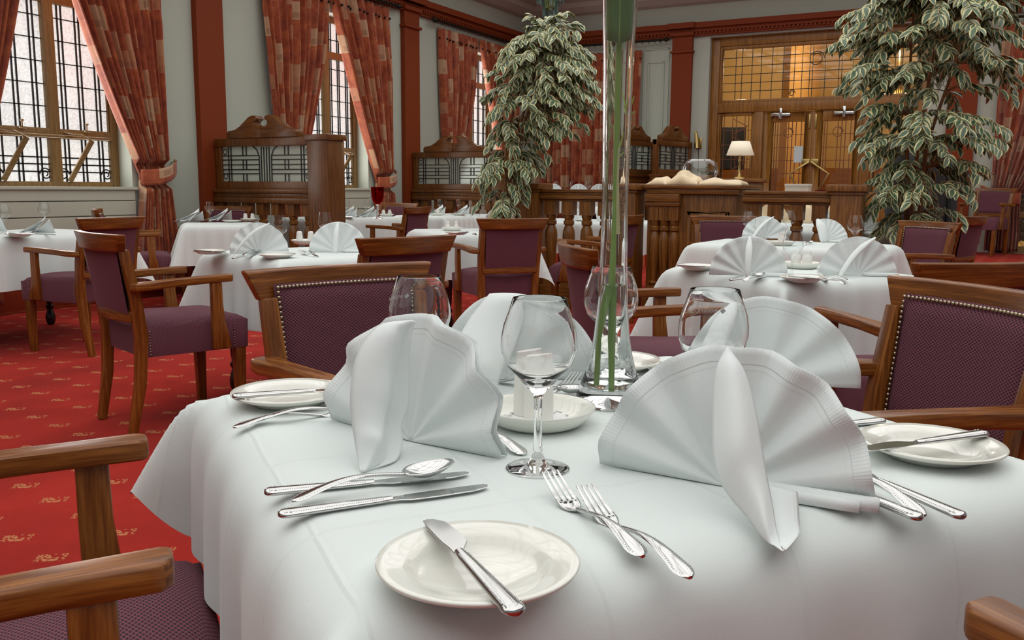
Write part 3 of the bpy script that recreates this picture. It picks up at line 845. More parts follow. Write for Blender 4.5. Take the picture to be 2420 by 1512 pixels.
# ------------------------------------------------------------------ tables and cloths
def turned_leg(m, x, y, h):
    m.lathe([(.022,0),(.034,.03),(.036,.06),(.026,.10),(.020,.12),(.030,.135),(.030,.15),(.020,.16),(.026,.20),(.033,.36),(.034,.50),(.040,.52),(.036,.54)], (x,y,0), 16, True, False)
    m.box(x-.038, x+.038, y-.038, y+.038, .54, h)
def drape(a, b, drop, ztop, flare=.16, fold=.012, seed=0, er=.025, corner=.20, sflare=.05, lift=.15):
    """square cloth over a table top with half sizes a, b hanging by drop on every side"""
    rnd = random.Random(seed); p1, p2, p3 = rnd.uniform(0,6), rnd.uniform(0,6), rnd.uniform(5,8)
    A, B = a+drop, b+drop
    N_ = 84
    def cs(t, h, d):   # denser sampling near the table edge
        return t
    def fn(u, v):
        x = (2*u-1)*A; y = (2*v-1)*B
        dx = max(0, abs(x)-a); dy = max(0, abs(y)-b)
        sx = 1 if x >= 0 else -1; sy = 1 if y >= 0 else -1
        if dx == 0 and dy == 0:
            m = min(a-abs(x), b-abs(y))
            return (x, y, ztop - (.010*(1-min(1, m/er))**2))
        r = math.hypot(dx, dy)
        bx, by = min(abs(x), a), min(abs(y), b)
        ca = math.atan2(dy, dx)             # 0 on the x side, pi/2 on the y side
        mid = math.sin(2*ca)                # 1 on the diagonal of the corner
        hd = er*1.1*(1-math.exp(-r/er))     # rounded edge
        out = hd + r*(sflare + corner*1.6*mid**1.5)
        w = 0
        if dx > 0 and dy == 0: w = fold*(r/drop)*math.sin(p3*2*y/a*1.3+p1)
        if dy > 0 and dx == 0: w = fold*(r/drop)*math.sin(p3*2*x/b*1.3+p2)
        down = r*(1-.04-lift*mid*mid) 
        down = max(0, down-er*.45*(1-math.exp(-r/er)))
        ox, oy = math.cos(ca), math.sin(ca)
        if dy == 0: ox, oy = 1, 0
        if dx == 0: ox, oy = 0, 1
        return (sx*(bx+ox*(out+w)), sy*(by+oy*(out+w)), ztop-.010-down)
    def wrap(u, v):
        return fn(u, v)
    m = MB(); m.grid(wrap, N_, N_)
    return m
def table(x, y, rot, a, b, drop, tlabel, clabel, z=.735, seed=0, fold=.012, er=.025, corner=.20, base=0.0, sflare=.05, lift=.15):
    t = thing('dining_table', tlabel, 'table', (x,y,base), rot, 'dining tables')
    MB().box(-a+.012, a-.012, -b+.012, b-.012, z-.045, z-.016).build('tabletop', M['oak'], t, bevel=.006)
    for sx in (-1,1):
        for sy in (-1,1):
            m = MB(); turned_leg(m, sx*(a-.09), sy*(b-.09), z-.045); m.build('leg', M['black_wood'], t)
    c = drape(a, b, drop, z, seed=seed, fold=fold, er=er, corner=corner, sflare=sflare, lift=lift).build('tablecloth', M['linen'], angle=180)
    c.location = (x, y, base); c.rotation_euler = (0,0,math.radians(rot))
    tag(c, clabel, 'tablecloth', 'white tablecloths')
    return t
def ang(v): return math.degrees(math.atan2(v[1], v[0]))
R0 = ang((.596,.803))
table(-.498, 1.141, R0, .455, .425, .265, 'front dining table hidden under the large white cloth', 'large white tablecloth on the front table nearest the camera', seed=3, fold=.008, er=.04, corner=.24, sflare=.0, lift=.40)
table(-3.10, 3.535, ang((.95,-.31)), .375, .37, .36, 'dining table under the cloth behind the profile chair', 'white tablecloth on the middle table behind the profile chair', seed=4)
table(-.73, 3.83, ang((.8,-.6)), .36, .36, .42, 'dining table under the cloth with two big fan napkins', 'white tablecloth on the right table with two big fan napkins', seed=5)
table(-1.10, 5.79, -3, .56, .34, .36, 'long dining table under the cloth before the counter', 'white tablecloth on the long table before the counter', seed=6)
table(-6.08, 5.79, ang((.65,.76)), .31, .31, .36, 'dining table under the cloth before the near carved screen', 'white tablecloth on the table before the near carved screen', seed=7)
table(-3.65, 6.05, ang((.62,.785)), .36, .36, .36, 'dining table under the cloth faced by the square rear-view chair', 'white tablecloth faced by the square rear-view chair', seed=8)
table(-5.99, 3.62, 92, .76, .42, .36, 'dining table under the cloth below the nearest window', 'white tablecloth on the leftmost table below the nearest window', seed=9)
table(-6.42, 7.85, 90, .58, .40, .34, 'dining table under the cloth with the red goblet', 'white tablecloth on the table with the red goblet', seed=10)
table(-6.00, 9.40, 90, .60, .36, .18, 'dining table under the short cloth before the far screen', 'short white tablecloth before the far carved screen', seed=11)
table(-3.75, 8.75, 0, .62, .45, .34, 'dining table under the cloth behind the balusters', 'white tablecloth seen between the balusters left of the vase', seed=12)
table(-1.75, 9.7, 0, .70, .45, .34, 'dining table under the cloth behind the right balustrade', 'white tablecloth behind the right balustrade', seed=13)
table(-1.20, 8.15, 10, .40, .40, .34, 'dining table under the cloth left of the right ficus base', 'white tablecloth half hidden by the right ficus leaves', seed=14)
table(-5.80, 12.75, 0, .58, .42, .3, 'dining table on the platform before the closed curtains', 'white tablecloth on the platform before the closed curtains', seed=15, base=.25)

# ------------------------------------------------------------------ carved screens and balustrade
SW = M['screen_wood']; OK = M['oak']
def baluster(m, x, y, z0, z1, w=.09):
    h = z1-z0
    m.box(x-w/2, x+w/2, y-w/2, y+w/2, z1-.16*h, z1)
    m.box(x-w/2, x+w/2, y-w/2, y+w/2, z0, z0+.12*h)
    pr = [(.30,.0),(.46,.03),(.46,.05),(.30,.07),(.34,.16),(.42,.30),(.50,.50),(.55,.66),(.50,.75),(.33,.83),(.46,.85),(.46,.90),(.36,.92),(.46,.97),(.45,1.)]
    m.lathe([(r*w, z0+.12*h+t*.72*h) for r, t in pr], (x,y,0), 14)
def make_screen(x0, x1, newel=True):
    r = thing('carved_screen', 'x', 'screen', (0,0,0), 0, 'carved wooden booth screens')
    cx = (x0+x1)/2; w = x1-x0; y0, y1 = -.035, .035
    m = MB()
    m.box(x0, x0+.10, y0-.02, y1+.02, 0, .90).box(x0, x0+.075, y0, y1, 1.04, 1.54).box(x1-.06, x1, y0, y1, 1.04, 1.54)
    m.box(x0, x1, y0-.01, y1+.01, 1.46, 1.54).box(x0+.075, x1-.06, y0, y1, 1.04, 1.115)
    m.box(x0, x1, y0-.05, y1+.05, 1.00, 1.04).box(x0, x1, y0-.03, y1+.03, .955, 1.0).box(x0, x1, y0-.045, y1+.045, .90, .955)
    m.box(x0, x1, y0-.02, y1+.02, .06, .16).box(x0, x1, y0-.05, y1+.05, 0, .06)
    m.build('frame', SW, r, bevel=.008)
    # broken swan-neck pediment
    for s in (-1, 1):
        o = [(.365,.0),(.365,.05),(.345,.072),(.315,.075),(.27,.085),(.22,.115),(.17,.16),(.125,.20),(.085,.215),(.05,.208),(.037,.185),(.05,.165),(.068,.158),(.070,.135),(.055,.115),(.03,.105),(.0,.115),(.0,.0)]
        m = MB().prism([(cx+s*a*w*.98, 1.54+b*1.02) for a, b in o], y0-.02, y1+.02, 'y')
        m.build('pediment', SW, r, bevel=.010, bseg=2)
    MB().box(x0+.075, x1-.06, -.004, .004, 1.115, 1.46).build('glass_panel', M['screen_pane'], r, smooth=False)
    l = MB(); a, b, c, d = x0+.075, x1-.06, 1.115, 1.46; W = b-a; H = d-c; t = .009
    def vl(fr, z0=0., z1=1.): l.box(a+W*fr-t/2, a+W*fr+t/2, -.010, .010, c+H*z0, c+H*z1)
    def hl(fr, x_0, x_1): l.box(a+W*x_0, a+W*x_1, -.010, .010, c+H*fr-t/2, c+H*fr+t/2)
    for fr in (.07, .10, .90, .93): vl(fr)
    for fr in (.455, .485, .515, .545): vl(fr, 0, .98)
    for s in (0, 1):
        for fr in (.24, .28):
            vl(fr if s == 0 else 1-fr, .74, 1.); vl(fr if s == 0 else 1-fr, .34, .62); vl(fr if s == 0 else 1-fr, 0, .22)
        for fr in (.22, .34, .48, .62, .74): hl(fr, 0 if s == 0 else .57, .43 if s == 0 else 1)
        q = [(a+W*(.43 if s == 0 else .57), -.0, c), (a+W*(.43 if s == 0 else .57), 0, c+H*.72), (a+W*(.405 if s == 0 else .595), 0, c+H*.90), (a+W*(.36 if s == 0 else .64), 0, d)]
        l.sweep(q, (t,.02), up=(0,1,0))
    for x in (a+.032, b-.032):
        for z in (c+.05, d-.05):
            ring(l, x, z, .026, 0)
    l.build('leading', M['lead'], r)
    n = max(4, int(round((w-.1)/.185)))
    for i in range(n):
        m = MB(); baluster(m, x0+.10+(w-.10)*(i+.5)/n, 0, .16, .90, .095); m.build('baluster', OK, r)
    if newel:
        m = MB().box(x1, x1+.25, -.125, .125, 0, 1.50).box(x1-.02, x1+.27, -.145, .145, 1.50, 1.555).box(x1-.01, x1+.26, -.135, .135, 0, .14)
        m.build('newel', SW, r, bevel=.008)
    return r
S1 = make_screen(-7.06, -5.77); S1.location = (0, 6.72, 0); S1['label'] = 'near carved booth screen with leaded glass beside the first red pilaster'
dup(S1, (0, 10.25, 0), 0, 'far carved booth screen with leaded glass, half behind the bushy ficus')
S3 = make_screen(-.55, .55, False); S3.location = (-4.86, 12.85, .25); S3.rotation_euler = (0,0,math.radians(78)); S3['label'] = 'carved booth screen end just right of the vase, at the pale wall'
dup(S3, (-4.35, 13.15, .25), 80, 'carved booth screen end behind the glass fish bowl')

BYL = 7.30
def balustrade(label, x0, x1, newels, n):
    r = thing('balustrade', label, 'balustrade', (0, BYL, 0), 0, 'oak balustrades')
    m = MB().box(x0, x1, -.07, .07, 1.035, 1.062).box(x0, x1, -.055, .055, 1.01, 1.035).box(x0, x1, -.075, .075, .975, 1.01).box(x0, x1, -.05, .05, .955, .975)
    m.build('handrail', OK, r, bevel=.008)
    MB().box(x0, x1, -.06, .06, .0, .20).box(x0, x1, -.075, .075, 0, .10).build('plinth', OK, r, bevel=.008)
    for i in range(n):
        m = MB(); baluster(m, x0+(x1-x0)*(i+.5)/n, 0, .20, .955, .105); m.build('baluster', OK, r)
    for x in newels:
        m = MB().box(x-.115, x+.115, -.115, .115, 0, 1.06).box(x-.15, x+.15, -.15, .15, 1.06, 1.115).box(x-.13, x+.13, -.13, .13, 1.035, 1.06)
        m.build('newel', OK, r, bevel=.012)
    return r
balustrade('oak balustrade of turned balusters left of the vase', -3.62, -2.92, (-3.74, -2.805), 4)
balustrade('oak balustrade right of the counter, ending in a square newel', -1.80, -1.12, (-1.0,), 4)
# service counter between the two balustrades
r = thing('service_counter', 'panelled oak service counter with carved half balusters', 'counter', (0, BYL, 0))
cx0, cx1 = -2.62, -1.86
m = MB().box(cx0, cx1, .0, .62, 0, 1.03).box(cx0-.02, cx1+.03, -.03, .65, 0, .14)
m.build('body', OK, r, bevel=.006)
m = MB().box(cx0-.02, cx1+.045, -.06, .72, 1.075, 1.105).box(cx0-.0, cx1+.03, -.04, .68, 1.03, 1.075)
m.build('countertop', OK, r, bevel=.010)
m = MB().box(cx0, cx0+.30, -.09, 0, .965, 1.03).box(cx0, cx0+.30, -.075, 0, .93, .965)
m.build('ledge_moulding', OK, r, bevel=.010)
px0, px1 = cx0+.36, cx1-.06
m = MB()
for a, b, c, d in ((px0, px0+.03, .22, .88), (px1-.03, px1, .22, .88), (px0, px1, .22, .25), (px0, px1, .85, .88)):
    m.box(a, b, -.022, .0, c, d)
m.build('panel_moulding', OK, r, bevel=.008)
MB().box(px0+.05, px1-.05, -.010, 0, .28, .82).build('raised_panel', OK, r, bevel=.006)
for i in range(3):
    m = MB(); baluster(m, cx0+.075+.085*i, -.012, .16, .93, .088); m.build('half_baluster', OK, r)
# reception desk with lamp behind
r = thing('reception_desk', 'dark wooden reception desk holding the table lamp', 'desk', (-3.0, 11.3, 0), 8)
MB().box(-.42, .42, -.25, .25, 0, 1.16).build('body', OK, r, bevel=.006)
MB().box(-.46, .46, -.29, .29, 1.16, 1.205).build('desktop', OK, r, bevel=.010)
MB().prism([(-.29,1.205),(.0,1.205),(.0,1.25),(-.29,1.22)], -.44, -.2, 'x').build('lectern_slope', OK, r, bevel=.004)

# ------------------------------------------------------------------ tableware prototypes (each made once, then copied)
def proto(name, cat): 
    return thing(name, 'x', cat)
USED = set()
def put(root, loc, rot, label, group=None):
    if root not in USED:
        USED.add(root)
        KIDS[root] = [(c, list(c.children)) for c in root.children]
        root.location = loc; root.rotation_euler[2] = math.radians(rot); root['label'] = label
        if group: root['group'] = group
        return root
    return dup(root, loc, rot, label, group)
def single(mb, name, mat, cat, **kw):
    o = mb.build(name, mat, **kw); tag(o, 'x', cat); return o

# plate: origin under the foot
def plate_mesh(R):
    pr = [(0,.004),(.30*R,.004),(.58*R,.0055),(.645*R,.009),(.69*R,.014),(.74*R,.0165),(.90*R,.0185),(.985*R,.0205),(1.0*R,.019),(.985*R,.0165),(.80*R,.010),(.64*R,.003),(.60*R,0),(.56*R,.0),(.54*R,.002),(0,.002)]
    return MB().lathe(pr, seg=64)
PLATE = single(plate_mesh(.088), 'side_plate', M['porcelain'], 'plate', angle=180)
SAUC = single(MB().lathe([(0,.006),(.050,.006),(.062,.010),(.075,.021),(.0795,.027),(.082,.027),(.080,.021),(.066,.006),(.055,0),(0,0)], seg=56), 'saucer', M['porcelain'], 'saucer', angle=180)

def knife(L, bl, bw, blunt=False):
    r = thing('table_knife', 'x', 'knife')
    hl = L-bl
    p = []; s = []
    for i in range(15):
        t = (i/14)**1.7; x = hl*t
        w = .0205*(1-.42*t)*(1 if t > .07 else math.sqrt(max(.06, 1-(1-t/.07)**2)))
        h = .0085*(1-.25*t)*(1 if t > .03 else .55+.45*math.sqrt(t/.03))
        if t > .9: w *= 1-(t-.9)*2.2
        p.append((x, 0, .0045)); s.append((w, h))
    MB().sweep(p, s, seg=16).build('handle', M['steel'], r, angle=60)
    m = MB()
    for sd in (-1, 1):
        for i in range(44):
            t = .05+.86*i/43
            m.ball((hl*t, sd*.0205*(1-.42*t)*.33, .0045+.0085*(1-.25*t)*.36), .00080, 5, 3)
    for i in range(7):
        a = PI/2+PI*i/6; m.ball((.012+.008*math.cos(a), .0072*math.sin(a), .0078), .00085, 5, 3)
    m.build('beaded_border', M['steel'], r, angle=180)
    out = [(hl-.004,-.0055),(hl+.006,-.0058),(hl+.02,-bw*.55),(hl+bl*.45,-bw*.60),(hl+bl*.80,-bw*.52),(hl+bl*.95,-bw*.26),(L,.25*bw*.6),(hl+bl*.97,bw*.40),(hl+bl*.7,bw*.44),(hl+bl*.3,bw*.42),(hl+.02,bw*.40),(hl+.005,.0055),(hl-.004,.0055)]
    if blunt: out = [(hl-.004,-.0055),(hl+.004,-.006),(hl+.018,-bw*.72),(hl+bl*.5,-bw*.80),(hl+bl*.85,-bw*.62),(hl+bl*.98,-bw*.2),(L,bw*.1),(hl+bl*.98,bw*.32),(hl+bl*.8,bw*.40),(hl+bl*.3,bw*.36),(hl+.01,.0055),(hl-.004,.0055)]
    MB().prism(out, .0032, .0048, 'z').build('blade', M['steel'], r, bevel=.0005, bseg=1)
    return r
KNIFE = knife(.232, .112, .019); BUTTER = knife(.205, .082, .020, True); BUTTER.name = 'butter_knife'

def handle_prof(L0, L1, zf):
    p = []; s = []
    for i in range(20):
        t = (i/19)**1.6; x = L0+(L1-L0)*t
        if t < .12: w = .0215*math.sqrt(max(.06, 1-((.12-t)/.12)**2))
        else: w = .0215-(.0215-.0065)*min(1, (t-.12)/.6)**.8
        p.append((x, 0, zf(t))); s.append((w, .0034+.0012*t))
    return p, s
def fork(L):
    r = thing('fork', 'x', 'fork')
    hz = lambda t: .0022+.011*math.sin(PI*min(1, t*1.0))**1.2*.9
    p, s = handle_prof(0, L*.655, hz)
    MB().sweep(p, s, seg=12).build('handle', M['steel'], r, angle=60)
    m = MB()
    for sd in (-1, 1):
        for i in range(40):
            t = .06+.9*i/39; k = min(19, int(round(19*t**.625)))
            m.ball((L*.655*t, sd*s[k][0]*.36, hz(t)+.0010), .0008, 5, 3)
    m.build('beaded_border', M['steel'], r, angle=180)
    # head: broad root then four tines, rising towards the tips
    x0 = L*.645; x1 = L*.76; x2 = L
    zz = lambda x: .0035+.020*max(0, (x-x1)/(x2-x1))**1.25 - .003*math.sin(PI*max(0, min(1, (x-x0)/(x1-x0))))
    def root_(u, v):
        x = x0+(x1+.006-x0)*u; w = .0066+(.0245-.0066)*min(1, u*1.5)**.7
        y = (v-.5)*w
        return (x, y, zz(x)-.0022*(1-(2*v-1)**2))
    m = MB(); m.grid(root_, 12, 8)
    m.build('head', M['steel'], r, angle=180, solid=.0022)
    m = MB()
    for k in range(4):
        y = -.0098+.00653*k
        pts = [(x1+(x2-x1)*i/8, y*(1-.06*i/8), zz(x1+(x2-x1)*i/8)-.0005) for i in range(9)]
        m.sweep(pts, [(.0042*(1-.5*(i/8)**2), .0024*(1-.45*i/8)) for i in range(9)])
    m.build('tines', M['steel'], r, bevel=.0004, bseg=1)
    return r
FORK = fork(.198)
def spoon(L):
    r = thing('spoon', 'x', 'spoon')
    hz = lambda t: .0022+.013*math.sin(PI*min(1, t))**1.2*.8+.004*t
    p, s = handle_prof(0, L*.70, hz)
    MB().sweep(p, s, seg=12).build('handle', M['steel'], r, angle=60)
    m = MB()
    for sd in (-1, 1):
        for i in range(40):
            t = .06+.9*i/39; k = min(19, int(round(19*t**.625)))
            m.ball((L*.70*t, sd*s[k][0]*.36, hz(t)+.0010), .0008, 5, 3)
    m.build('beaded_border', M['steel'], r, angle=180)
    a = L*.165; b = .0205; c0 = L*.835
    def bowl(u, v):
        ph = 2*PI*u; rr = v
        ex = 1+.10*math.cos(ph)
        return (c0+a*rr*math.cos(ph)*1.0, b*rr*math.sin(ph)*(1-.10*math.cos(ph)), .0105-.0105*(1-rr*rr)+.006*rr*math.cos(ph)*.3)
    MB().grid(bowl, 32, 10).build('bowl', M['steel'], r, angle=180, solid=.0014)
    return r
SPOON = spoon(.188)

# wine glasses
def wine_prof(H, rim, mx, zmx, zb, foot, t=.0009):
    o = [(0,.0008),(foot-.001,.0008),(foot,.0014),(foot-.0008,.0022),(foot*.82,.0030),(foot*.4,.0048),(.010,.0095),(.0062,.02),(.0052,.035),(.0046,.065),(.0052,zb-.012),(.0085,zb-.003),(.016,zb+.004),(mx*.55,zb+.016),(mx*.86,zmx-.022),(mx*.97,zmx-.008),(mx,zmx),(mx*.985,zmx+.012),(mx*.93,zmx+.026),(rim+(mx-rim)*.30,H-.014),(rim+.0004,H-.0008),(rim-.0001,H)]
    i = [(rim-t*.6,H+.0001),(rim-t,H-.0006),(rim+(mx-rim)*.30-t,H-.014),(mx*.93-t,zmx+.026),(mx*.985-t,zmx+.012),(mx-t,zmx),(mx*.97-t,zmx-.008),(mx*.86-t,zmx-.022),(mx*.55-t,zb+.018),(.010,zb+.009),(0,zb+.0075)]
    return o+i
BIGGLASS = single(MB().lathe(wine_prof(.208,.0315,.0455,.150,.098,.0385), seg=64), 'wine_glass', M['glass'], 'wine glass', angle=50)
def thin_wine(H, rim, mx, zmx, zb, foot, seg=28):
    pr = [(foot,.0),(foot,.0016),(foot*.5,.006),(.010,.012),(.0055,.025),(.0045,.06),(.0055,zb-.01),(.016,zb+.004),(mx*.55,zb+.016),(mx*.86,zmx-.022),(mx*.97,zmx-.008),(mx,zmx),(mx*.97,zmx+.014),(rim+(mx-rim)*.3,H-.014),(rim,H)]
    return MB().lathe(pr, seg=seg)
MIDGLASS = single(thin_wine(.19,.029,.038,.128,.085,.033), 'wine_glass', M['thin_glass'], 'wine glass', angle=180)
TUMBLER = single(thin_wine(.20,.027,.044,.140,.095,.036), 'wine_glass', M['thin_glass'], 'wine glass', angle=180)

# napkin folded into a standing fan. local x along the fan, -y towards the tucked flap
def fan(R=.155, h=.16, pleats=9, foot=(.09,-.165), fr=.027, top=(0.,0.), lr=1., rr=1., amp=.008, lean=.012, roll=True, curl=0., tipfold=True, sharp=.5, flap=True, arc0=0., arc1=1., back=True):
    m = MB()
    def face(u, v, yo=0.):
        th = PI*(arc0+(arc1-arc0)*u); c, s = math.cos(th), math.sin(th)
        rad = R*(rr if c >= 0 else lr)
        q = 1/math.sqrt((c/rad)**2+(s/h)**2)
        d = q*v
        x = (pleats*u) % 1.0
        tri = (2*abs(2*x-1)-1)
        wv = sharp*tri+(1-sharp)*math.cos(2*PI*pleats*u)
        y = wv*amp*(v**1.1) + lean*v*s + yo
        y -= curl*max(0, (u-.55)/.45)**1.5*v
        return (d*c, y, max(.0015, d*s+.001))
    m.grid(lambda u, v: face(u, v), pleats*8, 20, lambda u, v: (u, v))
    if back: m.grid(lambda u, v: face(1-u, v*.985, .010+.004*v), pleats*6, 8, lambda u, v: (u, v*.8))
    T = Vector((top[0], lean*.8-.010, h*.985)); Fp = Vector((foot[0], foot[1], .004))
    if flap:
        ax = Fp-T; L = ax.length; ax.normalize()
        sd = ax.cross(Vector((0,0,1))).normalized()        # across the flap
        up = sd.cross(ax).normalized()                      # outwards, towards the viewer
        if up.y > 0: up = -up; 
        def fl(u, v):
            r0 = fr*(.30+.85*min(1, v*3.0)**.7-.25*max(0, v-.55)/.45-.45*max(0, (v-.86)/.14)**2)
            a = math.radians(-118+236*u)
            wob = 1+.10*math.sin(5*v+2*u)+.14*math.sin(11*v+1)*max(0, v-.6)
            bow = .018*math.sin(PI*v)
            p = T+ax*(L*v)+up*(bow+r0*math.cos(a)*.62*wob)+sd*(r0*math.sin(a)*1.0)
            return (p.x, p.y, max(.003, p.z))
        m.grid(fl, 18, 30, lambda u, v: (v*.3, .4+.3*u))
        if tipfold:
            # loose lower corner of the napkin lying out beside the flap foot
            q0 = Fp+Vector((-.012,.0,.003)); dirb = Vector((foot[0]*.25+.02, .5*abs(foot[1]), 0))
            def tp(u, v):
                p = Vector((q0.x, q0.y, 0)) + Vector((.050*u*(1-.35*v), .012+.075*v-.016*u, 0))
                return (p.x, p.y, .006+.020*v+.016*math.sin(PI*u)*(.4+v*.6)*.6)
            m.grid(tp, 8, 8, lambda u, v: (v*.2, .3+.4*u))
    if roll:
        pts = [(.02+(R*rr-.016)*i/8, -.006, .008) for i in range(9)]
        m.sweep(pts, (.017,.015), seg=10)
        m.f[-1:]
        pts = [(.03+(R*rr*.72)*i/6, -.017, .007) for i in range(7)]
        m.sweep(pts, (.013,.013), seg=8)
    return m
FAN = single(fan(R=.150, h=.155, pleats=8, foot=(-.01,-.095), fr=.011, amp=.006, tipfold=False), 'fan_napkin', M['napkin'], 'napkin', angle=180, solid=.0011)
FANB = single(fan(R=.150, h=.155, pleats=8, foot=(-.09,-.095), top=(.06,0), fr=.014, amp=.006, tipfold=False), 'fan_napkin', M['napkin'], 'napkin', angle=180)
FANC = single(fan(R=.150, h=.152, pleats=8, foot=(-.02,-.08), top=(-.05,0), fr=.028, amp=.006, arc0=0., arc1=.62, tipfold=False), 'fan_napkin', M['napkin'], 'napkin', angle=180)
# napkin folded to a standing triangle
def tri_nap():
    m = MB()
    def f(u, v):
        w = .11*(1-v); x = -.085+.17*v*.95+(u-.5)*2*w*.62
        y = -.07*(2*abs(u-.5)-1)*(1-v*.7)-.03
        return (x, y, .002+.125*v*(1-.25*abs(2*u-1)))
    m.grid(f, 14, 14, lambda u, v: (u*.3, v*.6))
    def g(u, v):
        return (-.10+.21*u, .03-.06*v*(1-u)-.05*u*v, .004+.016*math.sin(PI*v)*(1-u)+.11*u*u*v*.9)
    m.grid(g, 12, 8, lambda u, v: (u*.3, v*.6))
    return m
TRI = single(tri_nap(), 'folded_napkin', M['napkin'], 'napkin', angle=180, solid=.0015)

# salt and pepper pots
SHAK = single(MB().lathe([(0,0),(.020,0),(.0215,.004),(.0215,.025),(.0215,.045),(.018,.052),(.0155,.056),(.0165,.066),(.0155,.069),(0,.070)], seg=24), 'salt_pot', M['ceramic'], 'salt pot', angle=60)
SHAKC = single(MB().lathe([(0,0),(.019,0),(.020,.004),(.0195,.03),(.0165,.056),(.0155,.064),(.012,.069),(0,.070)], seg=24), 'salt_pot', M['ceramic'], 'salt pot', angle=60)
SHAKB = single(MB().lathe([(0,0),(.021,0),(.0235,.008),(.022,.022),(.015,.040),(.0115,.052),(.0125,.062),(.010,.069),(0,.071)], seg=24), 'salt_pot', M['ceramic'], 'salt pot', angle=60)

# ------------------------------------------------------------------ the front table setting
TZ = .735
def lay(root, h, t, label, z=TZ, group=None):
    return put(root, (h[0], h[1], z), math.degrees(math.atan2(t[1]-h[1], t[0]-h[0])), label, group)
put(PLATE, (*(-0.369, 0.627, 0.752)[:2], TZ), 0, 'white side plate nearest the camera, butter knife lying across it', 'side plates')
put(PLATE, (*(-0.950, 1.030, 0.752)[:2], TZ), 0, 'white side plate at the back left corner of the front table', 'side plates')
put(PLATE, (*(-0.049, 1.222, 0.752)[:2], TZ), 0, 'white side plate at the right edge of the front table', 'side plates')
put(PLATE, (*(-0.608, 1.537, 0.752)[:2], TZ), 0, 'white side plate behind the tall vase on the front table', 'side plates')
lay(BUTTER, (-0.288, 0.547, 0.760), (-0.443, 0.667, 0.764), 'butter knife across the nearest side plate', TZ+.0195)
lay(BUTTER, (-0.982, 0.943, 0.758), (-0.876, 1.063, 0.758), 'butter knife across the back left side plate', TZ+.0195)
lay(BUTTER, (0.012, 1.285, 0.758), (-0.116, 1.125, 0.758), 'butter knife across the right side plate', TZ+.0195)
lay(BUTTER, (-0.687, 1.514, 0.758), (-0.572, 1.441, 0.758), 'butter knife across the plate behind the vase', TZ+.0195)
lay(KNIFE, (-0.679, 0.693, 0.739), (-0.524, 0.854, 0.739), 'dinner knife beyond the spoon, left of the front wine glass')
lay(KNIFE, (-0.619, 0.650, 0.739), (-0.481, 0.827, 0.739), 'dinner knife nearest us, below the front spoon')
s = lay(SPOON, (-0.631, 0.684, 0.739), (-0.536, 0.829, 0.752), 'dessert spoon resting between two dinner knives, front left', TZ+.0035); s.rotation_euler[1] = math.radians(-2.5)
lay(FORK, (-0.258, 0.734, 0.738), (-0.431, 0.872, 0.757), 'left fork of the front pair, tines over the glass foot', TZ+.002)
lay(FORK, (-0.208, 0.716, 0.738), (-0.385, 0.857, 0.757), 'right fork of the front pair, handle nearest the table edge')
s = lay(FORK, (-0.911, 0.875, 0.738), (-0.833, 1.013, 0.742), 'fork handle pointing left below the back left plate')
s = lay(SPOON, (-0.905, 0.908, 0.738), (-0.819, 0.981, 0.740), 'spoon handle crossing the fork below the back left plate', TZ+.002)
lay(KNIFE, (-0.004, 0.990, 0.739), (-0.108, 1.083, 0.739), 'dinner knife right of the large fan napkin, outermost handle')
lay(SPOON, (-0.040, 0.981, 0.739), (-0.128, 1.056, 0.745), 'spoon handle between two knives right of the large fan napkin')
lay(KNIFE, (-0.042, 0.961, 0.739), (-0.143, 1.036, 0.739), 'dinner knife right of the large fan napkin, innermost handle', TZ+.001)
lay(FORK, (-0.500, 0.964, 0.738), (-0.658, 1.052, 0.745), 'fork end showing from under the curled fan napkin')
lay(KNIFE, (-0.119, 1.369, 0.739), (-0.198, 1.278, 0.739), 'knife handle behind the right side plate')
lay(FORK, (-0.627, 1.191, 0.738), (-0.617, 1.399, 0.757), 'fork with tines beside the vase foot, behind the pots')
lay(FORK, (-0.616, 1.219, 0.738), (-0.586, 1.372, 0.757), 'second fork beside the vase foot, behind the pots')
lay(SPOON, (-0.734, 1.318, 0.739), (-0.588, 1.290, 0.752), 'spoon between the salt pots and the vase')
lay(KNIFE, (-0.435, 1.473, 0.739), (-0.558, 1.558, 0.739), 'knife end right of the vase, before the far plate')
